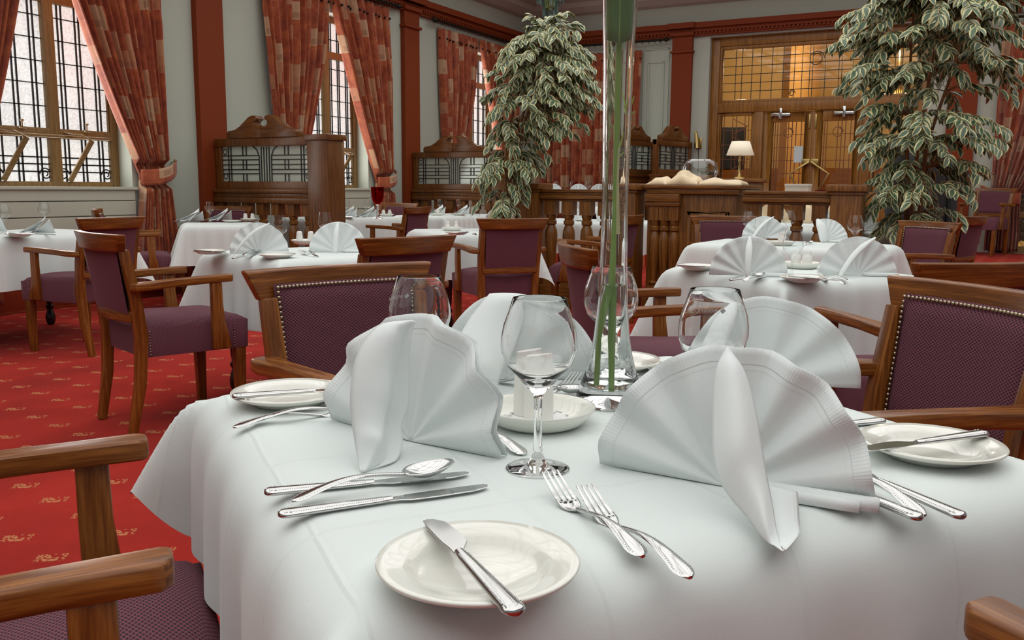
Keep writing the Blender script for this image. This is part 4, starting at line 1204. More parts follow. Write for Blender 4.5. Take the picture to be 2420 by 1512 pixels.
# wine glasses
WG = 'large wine glasses on the front table'
put(BIGGLASS, (*(-0.462, 0.926, 0.735)[:2], TZ), 0, 'empty wine glass in the middle of the front table', WG)
put(BIGGLASS, (*(-0.726, 1.064, 0.943)[:2], TZ), 0, 'wine glass behind the curled fan napkin, white lettering at its left', WG)
put(BIGGLASS, (-.552, 1.372, TZ), 0, 'wine glass standing directly behind the tall vase', WG)
put(BIGGLASS, (*(-0.310, 1.128, 0.943)[:2], TZ), 0, 'wine glass behind the large fan napkin, full white lettering', WG)
GL = [o for o in COL.objects if o.name.startswith('wine_glass') and o.get('group') == WG]
def etched(parent, txt, phi0, zc, size):
    cu = bpy.data.curves.new('text', 'FONT'); cu.body = txt; cu.size = size; cu.align_x = 'CENTER'; cu.space_character = 1.08
    ob = bpy.data.objects.new('text', cu); COL.objects.link(ob)
    bpy.context.view_layer.update()
    me0 = bpy.data.meshes.new_from_object(ob.evaluated_get(bpy.context.evaluated_depsgraph_get()))
    bpy.data.objects.remove(ob)
    bm = bmesh.new(); bm.from_mesh(me0); bmesh.ops.triangulate(bm, faces=bm.faces)
    bmesh.ops.subdivide_edges(bm, edges=[e for e in bm.edges if e.calc_length() > .002], cuts=1)
    w = max(v.co.x for v in bm.verts)
    # small diamond before the word
    d = .0042; x0 = -w-.0075
    q = [bm.verts.new((x0+a, size*.35+b, 0)) for a, b in ((-d,0),(0,-d),(d,0),(0,d))]
    bm.faces.new(q)
    def rad(z):
        pr = [(.0455,.150),(.0448,.162),(.0423,.176),(.0357,.194),(.0315,.208)]
        for (r0, a), (r1, b) in zip(pr, pr[1:]):
            if z <= b: return r0+(r1-r0)*(z-a)/(b-a)
        return pr[-1][0]
    for v in bm.verts:
        z = zc+v.co.y; r = rad(z)+.0005; a = phi0+v.co.x/r
        v.co = (r*math.cos(a), r*math.sin(a), z)
    me = bpy.data.meshes.new('lettering'); bm.to_mesh(me); bm.free(); me.materials.append(M['etched'])
    o = bpy.data.objects.new('lettering', me); COL.objects.link(o); o.parent = parent; o['label'] = 'white etched lettering'
CAMDIR = math.radians(118.3)      # azimuth the camera looks along
for g, ph in ((GL[1], 75), (GL[2], -28), (GL[3], 14)):
    etched(g, 'ROSEMOUNT', CAMDIR+math.radians(ph), .172, .0076)
# salt and pepper on a saucer
sx, sy = (-0.555, 1.112, 0.750)[:2]
put(SAUC, (sx, sy, TZ), 0, 'white saucer under the two tall pots, centre of the front table', 'saucers')
def tallpot(label, loc, rot):
    r = thing('salt_pot', label, 'salt pot', loc, rot, 'tall white pots')
    m = MB()
    def f(u, v):
        a = 2*PI*u; w = .0215-.002*v; d = .0165-.0075*v
        return (w*math.cos(a), d*math.sin(a), .094*v+.003*math.cos(a)*v*v)
    m.grid(f, 32, 14)
    m.add([f(i/32, 1) for i in range(32)], [tuple(range(32))], [[(0,0)]*32])
    m.build('pot_body', M['ceramic'], r, angle=50)
    MB().lathe([(.0205,0),(.0205,.004),(0,.004)], seg=24).build('foot_ring', M['ceramic'], r)
    return r
tallpot('tall white ceramic pot, the left one behind the front wine glass', (sx-.028, sy+.022, TZ+.0065), 35)
tallpot('tall white ceramic pot, the right one behind the front wine glass', (sx+.004, sy-.006, TZ+.0065), 20)
d = MB()
rr = random.Random(3)
for i in range(46):
    a = rr.uniform(0, 2*PI); q = .036+.018*rr.random()
    d.ball((sx+.0+q*math.cos(a), sy+q*math.sin(a), TZ+.0068+.002*rr.random()), .0034, 5, 3, (1,1,.35))
d.lathe([(0,0),(.047,0),(.049,.0012)], (sx, sy, TZ+.0062), 32)
tag(d.build('paper_doily', flat('doily_white', (.86,.87,.86), .8), angle=180), 'crinkled white paper doily on the saucer under the tall pots', 'doily')

# fan napkins
NG = 'fan napkins'
def crv(pts, s):
    n = len(pts)-1; f = s*n; i = min(n-1, int(f)); f -= i
    P_ = [Vector(pts[max(0, min(n, i+k))]) for k in (-1, 0, 1, 2)]
    a, b, c, d = P_
    return .5*((2*b)+(c-a)*f+(2*a-5*b+4*c-d)*f*f+(3*b-3*c+d-a)*f**3)
def panel(m, O, left, right, bulge, n=30, k=16, wob=0., wl=12., hem=(.5,.8), prof=None):
    """a sheet of cloth lofted between two boundary curves, swelling towards the seat side"""
    o = Vector((O[0], O[1], TZ))
    def f(u, v):
        a, b = crv(left, v), crv(right, v)
        p = a.lerp(b, u)
        nrm = (b-a).cross(crv(left, min(1, v+.03))-crv(left, max(0, v-.03)))
        if nrm.length > 0: nrm.normalize()
        if nrm.y > 0: nrm = -nrm
        w = min(.06, (b-a).length)
        sh = math.sin(PI*u)**.75 if prof is None else prof(u, v)
        p = p + nrm*(bulge*w/.05*sh*min(1, 6*v+.25)*min(1, 5*(1-v)+.15) + wob*math.sin(wl*v+3*u)*math.sin(PI*u)*max(0, v-.35)*1.5)
        p = p - o
        return (p.x, p.y, max(.003, p.z))
    m.grid(f, k, n, lambda u, v: (v*.3, hem[0]+(hem[1]-hem[0])*u))
def fanput(label, O, rot, extra=None, **kw):
    m = fan(**kw).xf(Matrix.Rotation(math.radians(rot), 4, 'Z'))
    if extra: extra(m, O)
    o = m.build('fan_napkin', M['napkin'], angle=180, solid=.0011)
    o.location = (O[0], O[1], TZ)
    tag(o, label, 'napkin', NG); return o
def ex3(m, O):
    panel(m, O, [(-0.250, 0.968, 0.897), (-0.256, 0.945, 0.872), (-0.247, 0.910, 0.824), (-0.237, 0.887, 0.790), (-0.222, 0.872, 0.768), (-0.190, 0.851, 0.747), (-0.166, 0.828, 0.734), (-0.149, 0.811, 0.731)],
          [(-0.249, 0.968, 0.897), (-0.227, 0.958, 0.873), (-0.208, 0.934, 0.838), (-0.196, 0.913, 0.811), (-0.184, 0.891, 0.783), (-0.173, 0.871, 0.761), (-0.162, 0.843, 0.744), (-0.148, 0.812, 0.731)], .026, 36, 16, .005, 17, (.55,.86))
    panel(m, O, [(-0.191, 0.914, 0.764), (-0.179, 0.886, 0.751), (-0.166, 0.849, 0.739), (-0.151, 0.817, 0.730)], [(-0.161, 0.939, 0.754), (-0.152, 0.902, 0.741), (-0.144, 0.862, 0.734), (-0.147, 0.816, 0.730)], .006, 14, 8, 0, 1, (.6,.92))
fanput('large fan napkin at front right with a thick rolled flap towards us', (-.246,.972), 2, ex3, R=.158, h=.158, pleats=7, amp=.0115, sharp=.4, rr=1.0, lr=.99, lean=.03, flap=False)
def ex1(m, O):
    panel(m, O, [(-0.656, 0.939, 0.899), (-0.677, 0.909, 0.897), (-0.682, 0.881, 0.882), (-0.683, 0.860, 0.858), (-0.679, 0.846, 0.832), (-0.675, 0.838, 0.810), (-0.668, 0.832, 0.786), (-0.656, 0.823, 0.763), (-0.636, 0.807, 0.734)],
          [(-0.649, 0.944, 0.898), (-0.652, 0.940, 0.884), (-0.653, 0.935, 0.860), (-0.652, 0.931, 0.827), (-0.649, 0.926, 0.792), (-0.651, 0.912, 0.764), (-0.637, 0.894, 0.748), (-0.623, 0.854, 0.736), (-0.633, 0.810, 0.733)], .020, 40, 22, .006, 13, (.15,.5),
          lambda u, v: 1.25*math.sin(PI*min(1, u*1.25))**.8*(1-.5*u) - .55*math.sin(PI*max(0, min(1, (u-.42)/.58)))*min(1, v*2))
fanput('fan napkin at front left, curled round with its flap hanging left', (-.660,.945), -8, ex1, R=.150, h=.168, pleats=6, amp=.012, sharp=.3, lr=1.12, rr=.95, roll=False, lean=.02, flap=False)
def ex2(m, O):
    panel(m, O, [(-0.748, 1.307, 0.891), (-0.765, 1.261, 0.846), (-0.764, 1.220, 0.802), (-0.737, 1.193, 0.761)], [(-0.691, 1.337, 0.890), (-0.687, 1.301, 0.834), (-0.686, 1.260, 0.791), (-0.687, 1.231, 0.759)], .014, 20, 14, 0, 1, (.86,.4))
fanput('fan napkin at the back of the front table, behind the tall pots', (-.735,1.345), 30, ex2, R=.150, h=.152, pleats=5, amp=.007, sharp=.2, roll=False, lr=.80, rr=1.12, flap=False)
fanput('fan napkin at right back of the front table, behind the lettered glass', (-.335,1.535), 16, None, R=.150, h=.152, pleats=6, foot=(-.10,-.09), top=(-.04,0), fr=.018, amp=.009, sharp=.25, roll=False, rr=1.10, lr=.9, tipfold=False)

# tall vase with two cut stems and a rolled leaf
vx, vy = -.510, 1.275
vase = thing('flower_vase', 'tall trumpet-shaped glass vase with cut green stems in water', 'vase', (vx, vy, TZ))
pr = [(0,.001),(.050,.001),(.0535,.006),(.0535,.016),(.047,.034),(.039,.054),(.0325,.080),(.028,.108),(.0235,.160),(.021,.215),(.020,.270),(.020,.340),(.0213,.430),(.0226,.520),(.026,.610),(.033,.70),(.042,.78)]
inner = [(.0395,.78),(.0305,.70),(.0235,.61),(.0201,.52),(.0188,.43),(.0175,.34),(.0175,.27),(.0185,.215),(.021,.160),(.0255,.108),(.030,.08),(.0365,.054),(.0435,.036),(.040,.028),(.02,.024),(0,.024)]
MB().lathe(pr+inner, seg=64).build('vase_body', M['glass'], vase, angle=50)
MB().lathe([(0,.0245),(.02,.0245),(.0397,.0285),(.0431,.0362),(.0361,.054),(.0296,.08),(.0251,.108),(.0206,.160),(.0195,.188),(.0,.188)], seg=64).build('water', M['water'], vase, angle=60)
def rel(p): return (p[0]-vx, p[1]-vy, p[2]-TZ)
def stem(label, pts, r, mat, cat='cut flower'):
    m = MB()
    P_ = [Vector(rel(p)) for p in pts]
    # keep the stem inside the glass
    zz = [(.03,.038),(.054,.033),(.108,.0225),(.16,.018),(.215,.0155),(.34,.0145),(.52,.0165),(.7,.025)]
    for p in P_:
        lim = zz[-1][1]
        for (a, ra), (b, rb) in zip(zz, zz[1:]):
            if p.z <= b: lim = ra+(rb-ra)*max(0, (p.z-a)/(b-a)); break
        q = math.hypot(p.x, p.y); lim -= r
        if q > lim: p.x *= lim/q; p.y *= lim/q
    m.sweep(P_, (2*r, 2*r), up=(1,0,0), seg=10)
    o = m.build('cut_flower', mat, angle=60); o.location = (vx, vy, TZ); tag(o, label, cat); ST.append(o); return o
ST = []
stem('thick green stem leaning to the left foot of the vase', [(-0.523, 1.229, 0.769), (-0.525, 1.268, 0.839), (-0.524, 1.294, 0.916), (-0.527, 1.316, 1.021), (-0.535, 1.335, 1.166), (-0.546, 1.353, 1.305)], .0042, M['stem'])
stem('pale green stem standing in the centre of the vase water', [(-0.501, 1.256, 0.759), (-0.516, 1.290, 0.836), (-0.526, 1.314, 0.941), (-0.531, 1.329, 1.047), (-0.531, 1.347, 1.154), (-0.534, 1.359, 1.233), (-0.534, 1.375, 1.326)], .0038, M['stem'])
stem('short pale cut stem hanging above the water line', [(-0.505, 1.312, 1.001), (-0.512, 1.316, 1.041), (-0.519, 1.319, 1.080), (-0.526, 1.331, 1.146)], .0036, M['pale_stem'])
r = thing('rolled_leaf', 'broad dark green leaf rolled inside the top of the vase', 'leaf', (vx, vy, TZ))
def lf(u, v, r0, a0, span, z0, z1):
    z = z0+(z1-z0)*v+.02*abs(u-.5)*(1-v); a = CAMDIR+PI+a0+span*(u-.5)
    rad = r0+.0035*max(0, (z-.54)/.1)
    return (rad*math.cos(a), rad*math.sin(a), z)
MB().grid(lambda u, v: lf(u, v, .0185, -.1, 3.3, .545, .86), 22, 16).build('leaf_blade', M['big_leaf'], r, angle=180, solid=.0006)
MB().grid(lambda u, v: lf(u, v, .0168, 1.6, 3.6, .60, .84), 22, 12).build('leaf_blade', M['big_leaf'], r, angle=180, solid=.0006)
def sprig(label, p, s, par):
    o = MB()
    for k in range(5):
        a = k*2.4; b = Vector((.004*math.cos(a), .003*math.sin(a), .004+.006*k/2))*s
        o.grid(lambda u, v: (b.x*v*2+.002*(u-.5)*math.sin(PI*v)*s, b.y*v*2+.002*(u-.5)*s, b.z*v*1.6+.002*k*s), 3, 5)
    ob = o.build('leaf_sprig', flat('sprig_green', (.30,.46,.06), .5), par, angle=180); ob.location = rel(p); ob['label'] = label
sprig('tiny light green sprig sprouting low on the vase stems', (-0.524, 1.322, 1.118), 1.5, ST[0])
sprig('tiny light green sprig sprouting higher on the right stem', (-0.519, 1.347, 1.183), 1.2, ST[1])

# ------------------------------------------------------------------ settings on the other tables
def on(p): return (p[0], p[1], TZ)
GN, GG, GP, GS = 'folded napkins on the other tables', 'wine glasses on the other tables', 'side plates', 'salt and pepper pots'
# middle table behind the profile chair
A = 'middle table behind the profile chair'
put(FANB, on((-3.210, 3.298, 0.735)), 25, 'fan napkin at the left on the ' + A, GN)
put(FAN, on((-2.963, 3.610, 0.735)), 35, 'fan napkin at the right on the ' + A, GN)
put(MIDGLASS, on((-3.165, 3.399, 0.735)), 0, 'wine glass left of the salt pots, ' + A, GG)
put(MIDGLASS, on((-3.367, 3.987, 0.735)), 0, 'wine glass right of the salt pots, ' + A, GG)
put(PLATE, on((-2.960, 3.158, 0.740)), 0, 'side plate under the wine glass, ' + A, GP)
put(PLATE, on((-3.417, 3.177, 0.740)), 0, 'side plate at the left corner, ' + A, GP)
lay(BUTTER, (-3.389, 3.048, 0.755), (-3.181, 3.055, 0.755), 'butter knife on the left corner plate, ' + A, TZ+.0195)
lay(KNIFE, (-3.083, 2.999, 0.735), (-3.203, 3.373, 0.735), 'knife below the left fan napkin, ' + A)
lay(SPOON, (-3.154, 3.136, 0.735), (-3.312, 3.519, 0.735), 'spoon below the left fan napkin, ' + A, TZ+.004)
lay(FORK, (-2.828, 3.294, 0.735), (-3.095, 3.409, 0.750), 'fork right of the glass plate, ' + A)
lay(FORK, (-2.988, 3.450, 0.735), (-3.173, 3.546, 0.750), 'second fork right of the glass plate, ' + A)
sc = (-3.535, 4.009, 0.735)
put(SAUC, on(sc), 0, 'saucer of the two white pots, ' + A, 'saucers')
put(SHAKC, (sc[0]-.028, sc[1]-.018, TZ+.006), 0, 'left white pot on the saucer, ' + A, GS)
put(SHAKC, (sc[0]+.030, sc[1]+.014, TZ+.006), 0, 'right white pot on the saucer, ' + A, GS)
# right table with two big fans
A = 'right table nearest the vase'
put(FAN, on((-0.835, 3.505, 0.735)), 18, 'left big fan napkin on the ' + A, GN)
put(FANB, on((-0.462, 3.746, 0.735)), 22, 'right big fan napkin on the ' + A, GN)
put(MIDGLASS, on((-0.661, 3.462, 0.735)), 0, 'wine glass between two big fan napkins, ' + A, GG)
put(PLATE, on((-0.609, 3.400, 0.740)), 0, 'side plate under the wine glass, ' + A, GP)
put(PLATE, on((-1.089, 3.671, 0.740)), 0, 'side plate at the left corner, ' + A, GP)
lay(BUTTER, (-1.147, 3.574, 0.755), (-1.001, 3.575, 0.755), 'butter knife on the left corner plate, ' + A, TZ+.0195)
lay(BUTTER, (-0.651, 3.345, 0.755), (-0.444, 3.266, 0.755), 'butter knife on the glass plate, ' + A, TZ+.0195)
lay(KNIFE, (-0.845, 3.270, 0.735), (-0.720, 3.579, 0.735), 'knife below the left big fan, ' + A)
lay(SPOON, (-0.789, 3.253, 0.735), (-0.742, 3.606, 0.735), 'spoon below the left big fan, ' + A, TZ+.003)
lay(FORK, (-0.457, 3.379, 0.735), (-0.677, 3.673, 0.750), 'left fork by the glass plate, ' + A)
lay(FORK, (-0.472, 3.546, 0.735), (-0.633, 3.702, 0.750), 'right fork by the glass plate, ' + A)
sc = (-0.721, 3.979, 0.735)
put(SAUC, on(sc), 0, 'saucer of the two jar-shaped pots, ' + A, 'saucers')
put(SHAK, (sc[0]-.026, sc[1]+.012, TZ+.006), 0, 'left jar-shaped pot, ' + A, GS)
put(SHAK, (sc[0]+.026, sc[1]-.012, TZ+.006), 0, 'right jar-shaped pot, ' + A, GS)
# long table before the counter
A = 'long table before the counter'
put(FANB, on((-1.398, 6.273, 0.735)), 20, 'left fan napkin on the ' + A, GN)
put(FANC, on((-0.969, 6.106, 0.735)), 20, 'right fan napkin on the ' + A, GN)
put(TUMBLER, on((-1.369, 5.708, 0.735)), 0, 'wine glass at the left end of the ' + A, GG)
put(TUMBLER, on((-1.223, 6.214, 0.735)), 0, 'wine glass at the middle of the ' + A, GG)
put(TUMBLER, on((-0.685, 5.341, 0.735)), 0, 'wine glass at the right end of the ' + A, GG)
sc = (-1.134, 5.567, 0.735)
put(SAUC, on(sc), 0, 'saucer of the single jar pot on the ' + A, 'saucers')
put(SHAK, (sc[0], sc[1], TZ+.006), 0, 'single jar pot on the ' + A, GS)
lay(SPOON, (-1.015, 5.652, 0.735), (-0.976, 6.215, 0.735), 'spoon before the right fan, ' + A)
lay(KNIFE, (-0.801, 5.706, 0.735), (-0.985, 6.326, 0.735), 'knife before the right fan, ' + A)
# table before the near screen
A = 'table before the near screen'
put(TRI, on((-6.580, 5.904, 0.735)), 40, 'left folded napkin on the ' + A, GN)
put(TRI, on((-6.537, 6.215, 0.735)), 40, 'right folded napkin on the ' + A, GN)
put(MIDGLASS, on((-6.302, 5.874, 0.735)), 0, 'wine glass between two folded napkins, ' + A, GG)
sc = (-6.256, 6.313, 0.735)
put(SAUC, on(sc), 0, 'saucer of the two pots, ' + A, 'saucers')
put(SHAKC, (sc[0]-.028, sc[1]-.02, TZ+.006), 0, 'left pot, ' + A, GS)
put(SHAKC, (sc[0]+.024, sc[1]+.02, TZ+.006), 0, 'right pot, ' + A, GS)
put(PLATE, on((-6.208, 6.046, 0.740)), 0, 'side plate right of the folded napkins, ' + A, GP)
# leftmost table
A = 'leftmost table under the window'
put(TRI, on((-5.755, 3.839, 0.735)), 15, 'folded napkin at the right on the ' + A, GN)
put(TRI, on((-6.212, 3.784, 0.735)), 15, 'folded napkin at the frame edge on the ' + A, GN)
put(TUMBLER, on((-5.927, 3.708, 0.735)), 0, 'wine glass nearest the frame edge on the ' + A, GG)
put(TUMBLER, on((-6.382, 4.311, 0.735)), 0, 'wine glass behind the folded napkin on the ' + A, GG)
put(PLATE, on((-5.528, 3.556, 0.740)), 0, 'side plate before the folded napkin on the ' + A, GP)
lay(BUTTER, (-5.506, 3.472, 0.755), (-5.267, 3.462, 0.755), 'butter knife on the plate, ' + A, TZ+.0195)
lay(SPOON, (-5.535, 4.077, 0.735), (-5.921, 4.163, 0.735), 'spoon left of the rear-view chair, ' + A)
lay(KNIFE, (-5.483, 3.770, 0.735), (-5.732, 3.786, 0.735), 'knife right of the plate, ' + A)
# table with the red goblet
A = 'red goblet table'
put(TRI, on((-6.330, 7.870, 0.735)), 50, 'left folded napkin on the ' + A, GN)
put(TRI, on((-6.164, 8.019, 0.735)), 50, 'right folded napkin on the ' + A, GN)
put(MIDGLASS, on((-6.158, 7.657, 0.735)), 0, 'left wine glass on the ' + A, GG)
put(MIDGLASS, on((-6.255, 8.130, 0.735)), 0, 'right wine glass on the ' + A, GG)
put(PLATE, on((-6.073, 7.536, 0.740)), 0, 'side plate on the ' + A, GP)
sc = (-6.177, 8.401, 0.735)
put(SAUC, on(sc), 0, 'saucer of the two pots on the ' + A, 'saucers')
put(SHAK, (sc[0]-.024, sc[1]-.03, TZ+.006), 0, 'left jar-shaped pot on the ' + A, GS)
put(SHAK, (sc[0]+.020, sc[1]+.03, TZ+.006), 0, 'right jar-shaped pot on the ' + A, GS)
# table before the far screen
A = 'table before the far screen'
put(TRI, on((-6.011, 9.198, 0.735)), 50, 'left folded napkin on the ' + A, GN)
put(TRI, on((-5.878, 9.554, 0.735)), 50, 'right folded napkin on the ' + A, GN)
put(MIDGLASS, on((-6.170, 9.519, 0.735)), 0, 'left wine glass on the ' + A, GG)
put(MIDGLASS, on((-6.093, 9.840, 0.735)), 0, 'right wine glass on the ' + A, GG)
sc = (-5.913, 9.065, 0.735)
put(SAUC, on(sc), 0, 'saucer of the small pot on the ' + A, 'saucers')
put(SHAK, (sc[0], sc[1], TZ+.006), 0, 'small pot on the ' + A, GS)
put(PLATE, on((-5.720, 9.248, 0.740)), 0, 'side plate on the ' + A, GP)
# table faced by the square rear-view chair
A = 'table of the square rear-view chair'
sc = (-3.735, 5.931, 0.735)
put(SAUC, on(sc), 0, 'saucer of the two bottle-shaped pots, ' + A, 'saucers')
put(SHAKB, (sc[0]-.030, sc[1]-.012, TZ+.006), 0, 'left bottle-shaped pot, ' + A, GS)
put(SHAKB, (sc[0]+.030, sc[1]+.014, TZ+.006), 0, 'right bottle-shaped pot, ' + A, GS)
put(PLATE, on((-3.381, 5.437, 0.740)), 0, 'side plate left of the chair back, ' + A, GP)
lay(BUTTER, (-3.290, 5.433, 0.755), (-3.273, 5.155, 0.755), 'butter knife on the side plate, ' + A, TZ+.0195)
lay(FORK, (-3.232, 5.453, 0.735), (-3.521, 5.833, 0.745), 'fork left of the chair back, ' + A)
put(MIDGLASS, on((-3.554, 5.984, 0.735)), 0, 'wine glass left of the chair back, ' + A, GG)
put(FAN, on((-4.130, 7.418, 0.735)), 25, 'fan napkin above the chair back, ' + A, GN)
# behind the balusters
A = 'table behind the balusters'
put(FANC, (-3.95, 8.60, TZ), 25, 'left fan napkin on the ' + A, GN)
put(FANC, (-3.60, 8.62, TZ), 25, 'middle fan napkin on the ' + A, GN)
put(FAN, (-3.35, 8.80, TZ), 25, 'right fan napkin on the ' + A, GN)
put(MIDGLASS, (-3.45, 8.50, TZ), 0, 'wine glass on the ' + A, GG)
put(PLATE, (-3.75, 8.48, TZ), 0, 'side plate on the ' + A, GP)
# platform table
A = 'platform table before the closed curtains'
for i, x in enumerate((-6.05, -5.62, -5.28)):
    put(FAN, (x, 12.55, .25+TZ), 25, ('left', 'middle', 'right')[i] + ' fan napkin on the ' + A, GN)
for i, x in enumerate((-5.92, -5.66, -5.40)):
    put(MIDGLASS, (x, 12.40, .25+TZ), 0, ('left', 'middle', 'right')[i] + ' wine glass on the ' + A, GG)
# right of the balustrade
A = 'table left of the right ficus base'
put(FANC, (-1.20, 7.80, TZ), 20, 'fan napkin on the ' + A, GN)
put(FAN, (-.98, 7.95, TZ), 25, 'second fan napkin on the ' + A, GN)
lay(KNIFE, (-1.13, 7.66, 0), (-.93, 7.73, 0), 'knife on the ' + A)
put(PLATE, (-.98, 7.74, TZ), 0, 'side plate on the ' + A, GP)
# cream napkins on the table behind the right balustrade
CRN = single(fan(R=.17, h=.2, pleats=4, foot=(0,-.1), fr=.05, amp=.01, roll=False, tipfold=False), 'cream_napkin', M['cream_cloth'], 'napkin', angle=180)
A = ' behind the right balustrade'
put(CRN, (-2.05, 9.55, TZ), 25, 'left cream folded napkin' + A, 'cream napkins')
put(CRN, (-1.72, 9.55, TZ), 25, 'middle cream folded napkin' + A, 'cream napkins')
put(CRN, (-1.42, 9.60, TZ), 25, 'right cream folded napkin' + A, 'cream napkins')
b = MB().box(-.12, .12, -.09, .09, 0, .16).box(-.125, .125, -.095, .095, .15, .18).build('menu_box', flat('cream_card', (.62,.55,.46), .6), bevel=.006)
b.location = (-1.86, 9.85, TZ+.22); 
tag(b, 'pale cream box seen just above the right handrail', 'box')
q = MB().box(-.16, .16, -.14, .14, 0, .22).build('box_stand', M['oak'], bevel=.008); q.location = (-1.86, 9.85, TZ); tag(q, 'low wooden stand under the pale cream box', 'stand')
tp = [o for o in COL.objects if o.name.startswith('fan_napkin')]
# red glass goblets
def goblet(label, loc):
    r = thing('red_goblet', label, 'goblet', loc, 0, 'tall red goblets')
    MB().lathe([(.055,0),(.05,.006),(.018,.012),(.010,.04),(.016,.06),(.010,.08),(.016,.10),(.010,.13),(.018,.15)], seg=24).build('stem', M['glass'], r, angle=60)
    MB().lathe([(.0,.15),(.03,.155),(.052,.185),(.064,.235),(.070,.335),(.067,.335),(.061,.235),(.049,.188),(.028,.16),(0,.157)], seg=28).build('bowl', M['red_glass'], r, angle=60)
    return r
goblet('tall red goblet on the table under the left windows', on((-5.831, 7.770, 0.735)))
goblet('red goblet half hidden between the square newel and the right ficus', (-1.32, 8.10, TZ))
c = MB().lathe([(.0,0),(.05,0),(.055,.02),(.042,.06),(.05,.15),(.045,.15),(.0,.14)], seg=20).build('red_candle_holder', M['red_glass'], angle=60); c.location = (-5.80, 12.80, .25+TZ+.03); tag(c, 'small red candle holder before the closed curtains', 'candle holder')
k = MB().box(-.08,.08,-.08,.08,0,.03).build('holder_base', M['oak'], bevel=.005); k.location = (-5.80, 12.80, .25+TZ); tag(k, 'small wooden base under the red candle holder', 'stand')

# ------------------------------------------------------------------ things on and around the counter
def drape_pile(label, loc, sx, sy, sz, seed, n=3):
    rnd = random.Random(seed); a = [rnd.uniform(0, 6) for _ in range(6)]
    def f(u, v):
        x = 2*u-1; y = 2*v-1; e = max(0, 1-abs(x)**2.6)*max(0, 1-abs(y)**2.6)
        h = e**.45*(.72+.16*math.sin(3*x+a[0])+.09*math.sin(5*x+3*y+a[1])+.06*math.sin(9*y-4*x+a[2])) + (.35*max(0, 1-abs(x-.1)*2.6)*max(0, 1-abs(y)*1.6) if sz > .1 else 0)
        return (sx*x*(1+.08*math.sin(5*y+a[3])), sy*y*(1+.08*math.sin(5*x+a[4])), .003+sz*max(0, h))
    o = MB().grid(f, 34, 24).build('folded_cloth', M['cream_cloth'], angle=180, solid=.003); o.location = loc
    tag(o, label, 'cloth', 'cream cloths on the counter'); return o
CT = 1.105
drape_pile('cream cloth bundle at the left end of the counter top', (-2.56, BYL+.18, CT), .095, .16, .075, 1)
drape_pile('tall peaked cream cloth bundle on the counter before the fish bowl', (-2.33, BYL+.16, CT), .125, .15, .125, 12)
drape_pile('long flat cream cloth on the right half of the counter', (-2.02, BYL+.20, CT), .17, .17, .07, 5)
b = MB().lathe([(.0,0),(.07,0),(.10,.012),(.14,.06),(.158,.12),(.15,.18),(.115,.225),(.11,.222),(.145,.178),(.153,.12),(.135,.062),(.097,.016),(0,.006)], seg=36).build('fish_bowl', M['thin_glass'], angle=180)
b.location = (-2.32, BYL+.50, CT); tag(b, 'round clear glass fish bowl on the counter behind the cream cloths', 'bowl')
r = thing('table_lamp', 'brass table lamp with a cream shade on the reception desk', 'lamp', (-2.86, 11.3, 1.206))
MB().lathe([(0,0),(.085,0),(.08,.015),(.03,.03),(.016,.06),(.014,.2),(.022,.22),(.012,.25),(.012,.42),(0,.42)], seg=20).build('base', M['brass'], r, angle=60)
sh = N('lamp_shade'); sh.bsdf(Base_Color=(.75,.68,.55), Roughness=.8, Emission_Color=(1,.85,.6), Emission_Strength=.25)
MB().lathe([(.17,.29),(.11,.46)], seg=32).build('lamp_shade', sh.m, r, angle=180, solid=.003)
t = MB().box(-.13, .13, -.09, .09, 0, .05).box(-.10, .10, -.06, .08, .05, .09).build('telephone', M['black_wood'], bevel=.008); t.location = (-3.28, 11.42, 1.206); tag(t, 'dark telephone set on the reception desk left of the lamp', 'telephone')
r = thing('wall_light', 'small brass spotlight on the pale wall left of the entrance', 'wall lamp', (-4.16, BY, 1.80))
MB().box(-.02, .07, -.02, .0, -.1, .06).build('back_plate', M['brass'], r, bevel=.004)
MB().sweep([(-.01,-.10,.16), (.01,-.09,.06), (.02,-.10,-.10)], [(.04,.04),(.06,.06),(.085,.085)], up=(0,1,0), seg=14).build('lamp_head', M['brass'], r)
MB().sweep([(.02,-.02,0),(.015,-.07,.03)], (.015,.015), seg=8).build('arm', M['brass'], r)
MB().sweep([(.02,-.01,-.1),(.03,-.012,-.4),(.015,-.012,-.8)], (.008,.008), up=(0,1,0), seg=6).build('cord', M['iron'], r)
# grey jacket on a stand, between the newel and the ficus
r = thing('hung_jacket', 'dark grey jacket hanging behind the leaves, right of the square newel', 'jacket', (-.62, 9.0, 0), 25)
GJ = wallpaint('grey_wool', (.055,.055,.058), .9)
def jk(u, v):
    a = 2*PI*u; z = .62+.86*v
    w = .20+.05*math.sin(PI*(1-v)*.5) if v < .8 else .21*(1-((v-.8)/.2)**2*.75)
    d = .12 if v < .8 else .12*(1-(v-.8)/.2*.6)
    return (w*math.cos(a)*(1+.04*math.sin(3*a+6*v)), d*math.sin(a)*(1+.05*math.sin(5*a)), z)
MB().grid(jk, 36, 24).build('jacket_body', GJ, r, angle=180)
for s in (-1, 1):
    MB().sweep([(s*.19,0,1.40),(s*.25,-.01,1.22),(s*.275,-.03,1.0),(s*.27,-.07,.78)], [(.11,.12),(.12,.12),(.10,.10),(.085,.085)], up=(0,1,0), seg=14).build('sleeve', GJ, r)
MB().lathe([(.16,0),(.14,.03),(.02,.05),(.018,1.55),(0,1.56)], seg=14).build('stand_pole', M['iron'], r, angle=60)

